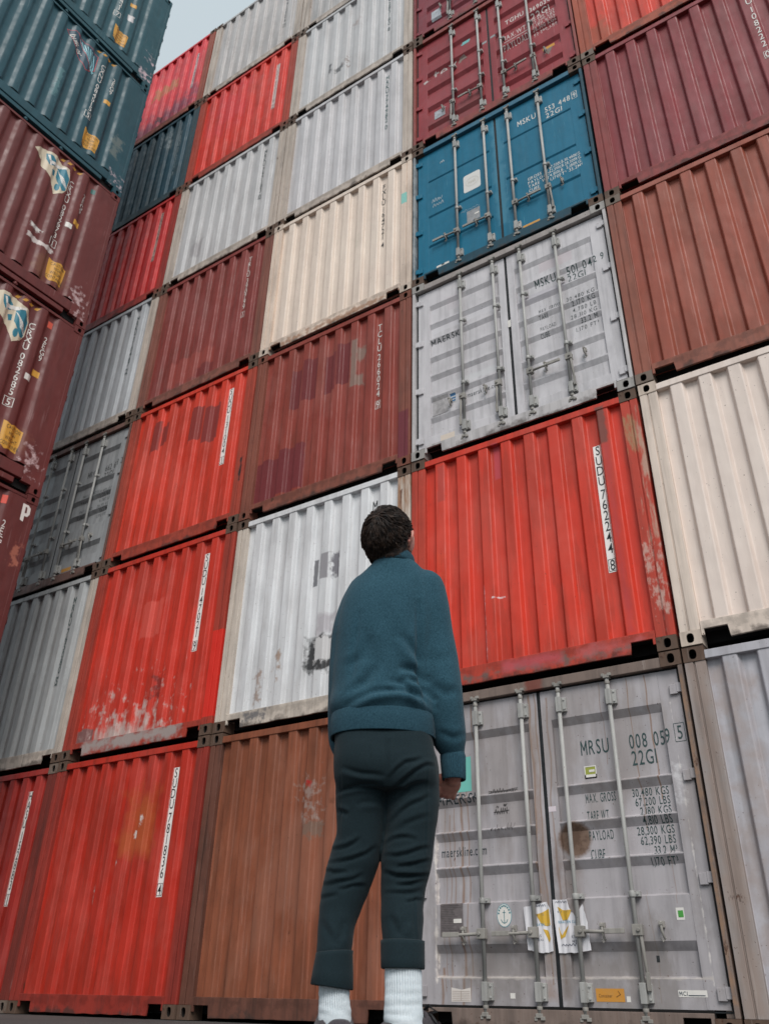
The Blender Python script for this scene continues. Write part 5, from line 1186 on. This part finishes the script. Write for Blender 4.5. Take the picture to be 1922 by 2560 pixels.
# cigarette end held between thumb and forefinger
cg = MB(); c0 = HOR+HMR @ Vector((-0.044, 0.040, -0.052))
cg.tube([c0+Vector((-0.001, 0, -0.016)), c0+Vector((0.0, -0.002, 0.026))], 0.0042, 12)
o = cg.build('cigarette', plain('cigarette_paper', (226, 228, 228), 0.7, bump=0)); o.matrix_world = MS
tag(o, 'white cigarette end between the fingers of the man', 'cigarette')

# torn printed sack halves caught behind the locking rods of the grey doors
def torn(pts, seed):
    rr = random.Random(seed); out_ = []
    for a, c in zip(pts, pts[1:]+pts[:1]):
        n = max(2, int(math.hypot(c[0]-a[0], c[1]-a[1])/0.02))
        for q in range(n): t = q/n; out_.append((a[0]+(c[0]-a[0])*t+rr.uniform(-.0025, .0025), a[1]+(c[1]-a[1])*t+rr.uniform(-.0025, .0025)))
    return out_
FLATP = dict(axis='x', breaks=[0.9+0.02*k for k in range(36)], f=lambda x: 0.040+0.004*math.sin(x*55)+0.003*math.sin(x*131))
SX, SZ = 0.013, 0.0
def sack(label, pts, seed, art):
    fl = Flat().poly(torn(pts, seed)); o = fl.lay('torn_sack', ink((216, 214, 218), 0.12), None, FLATP, 0.0); o.location = (SX, 0, SZ)
    md = o.modifiers.new('s', 'SOLIDIFY'); md.thickness = 0.0012
    tag(o, label, 'torn sack')
    for nm, col_, polys in art:
        f = Flat()
        for q in polys:
            if q[0] == 'p': f.poly(torn(q[1], seed+1))
            elif q[0] == 't': f.fit(q[1], *q[2:])
            else: scrawl(f, *q[1:])
        f.lay(nm, ink(col_, 0.2), o, FLATP, 0.0022)
sack('torn white printed sack scrap on the left of the grey door gap, behind two rods', [(0.985, 0.815), (1.05, 0.825), (1.17, 0.845), (1.195, 0.80), (1.20, 0.70), (1.197, 0.60), (1.20, 0.515), (1.12, 0.505), (1.005, 0.525)], 3,
     [('yellow_print', (206, 164, 52), [('p', [(1.085, 0.765), (1.14, 0.775), (1.185, 0.80), (1.19, 0.69), (1.165, 0.68), (1.12, 0.70)]), ('p', [(1.135, 0.665), (1.17, 0.655), (1.185, 0.60), (1.175, 0.575), (1.15, 0.62)])]),
      ('print', (92, 100, 116), [('t', 'KATSAN', 1.09, 1.18, 0.752, 0.014), ('s', 1.075, 1.16, 0.815, 0.014, 12, 0.003), ('t', 'BS', 1.09, 1.115, 0.61, 0.018), ('t', 'EXA', 1.095, 1.13, 0.585, 0.016)]),
      ('blue_print', (70, 146, 172), [('t', 'KATEHDAR', 1.085, 1.185, 0.685, 0.017)])])
sack('torn white printed sack scrap on the right of the grey door gap, hanging by threads', [(1.225, 0.855), (1.335, 0.857), (1.35, 0.80), (1.39, 0.74), (1.452, 0.82), (1.478, 0.70), (1.488, 0.52), (1.36, 0.505), (1.245, 0.505), (1.24, 0.60), (1.232, 0.70)], 8,
     [('yellow_print', (206, 164, 52), [('p', [(1.255, 0.81), (1.30, 0.785), (1.365, 0.785), (1.33, 0.72), (1.29, 0.715), (1.275, 0.765)]), ('p', [(1.255, 0.68), (1.275, 0.62), (1.325, 0.675), (1.34, 0.69), (1.30, 0.61), (1.265, 0.595)])]),
      ('print', (84, 88, 104), [('t', 'KTA SAN CUK', 1.255, 1.37, 0.768, 0.014), ('s', 1.245, 1.33, 0.835, 0.014, 12, 0.003), ('s', 1.27, 1.38, 0.55, 0.02, 9, 0.004), ('t', 'KTE', 1.35, 1.385, 0.60, 0.018), ('t', 'MIT', 1.352, 1.385, 0.572, 0.014)]),
      ('blue_print', (70, 146, 172), [('t', 'KINACIAN CUK', 1.255, 1.40, 0.698, 0.018)])])
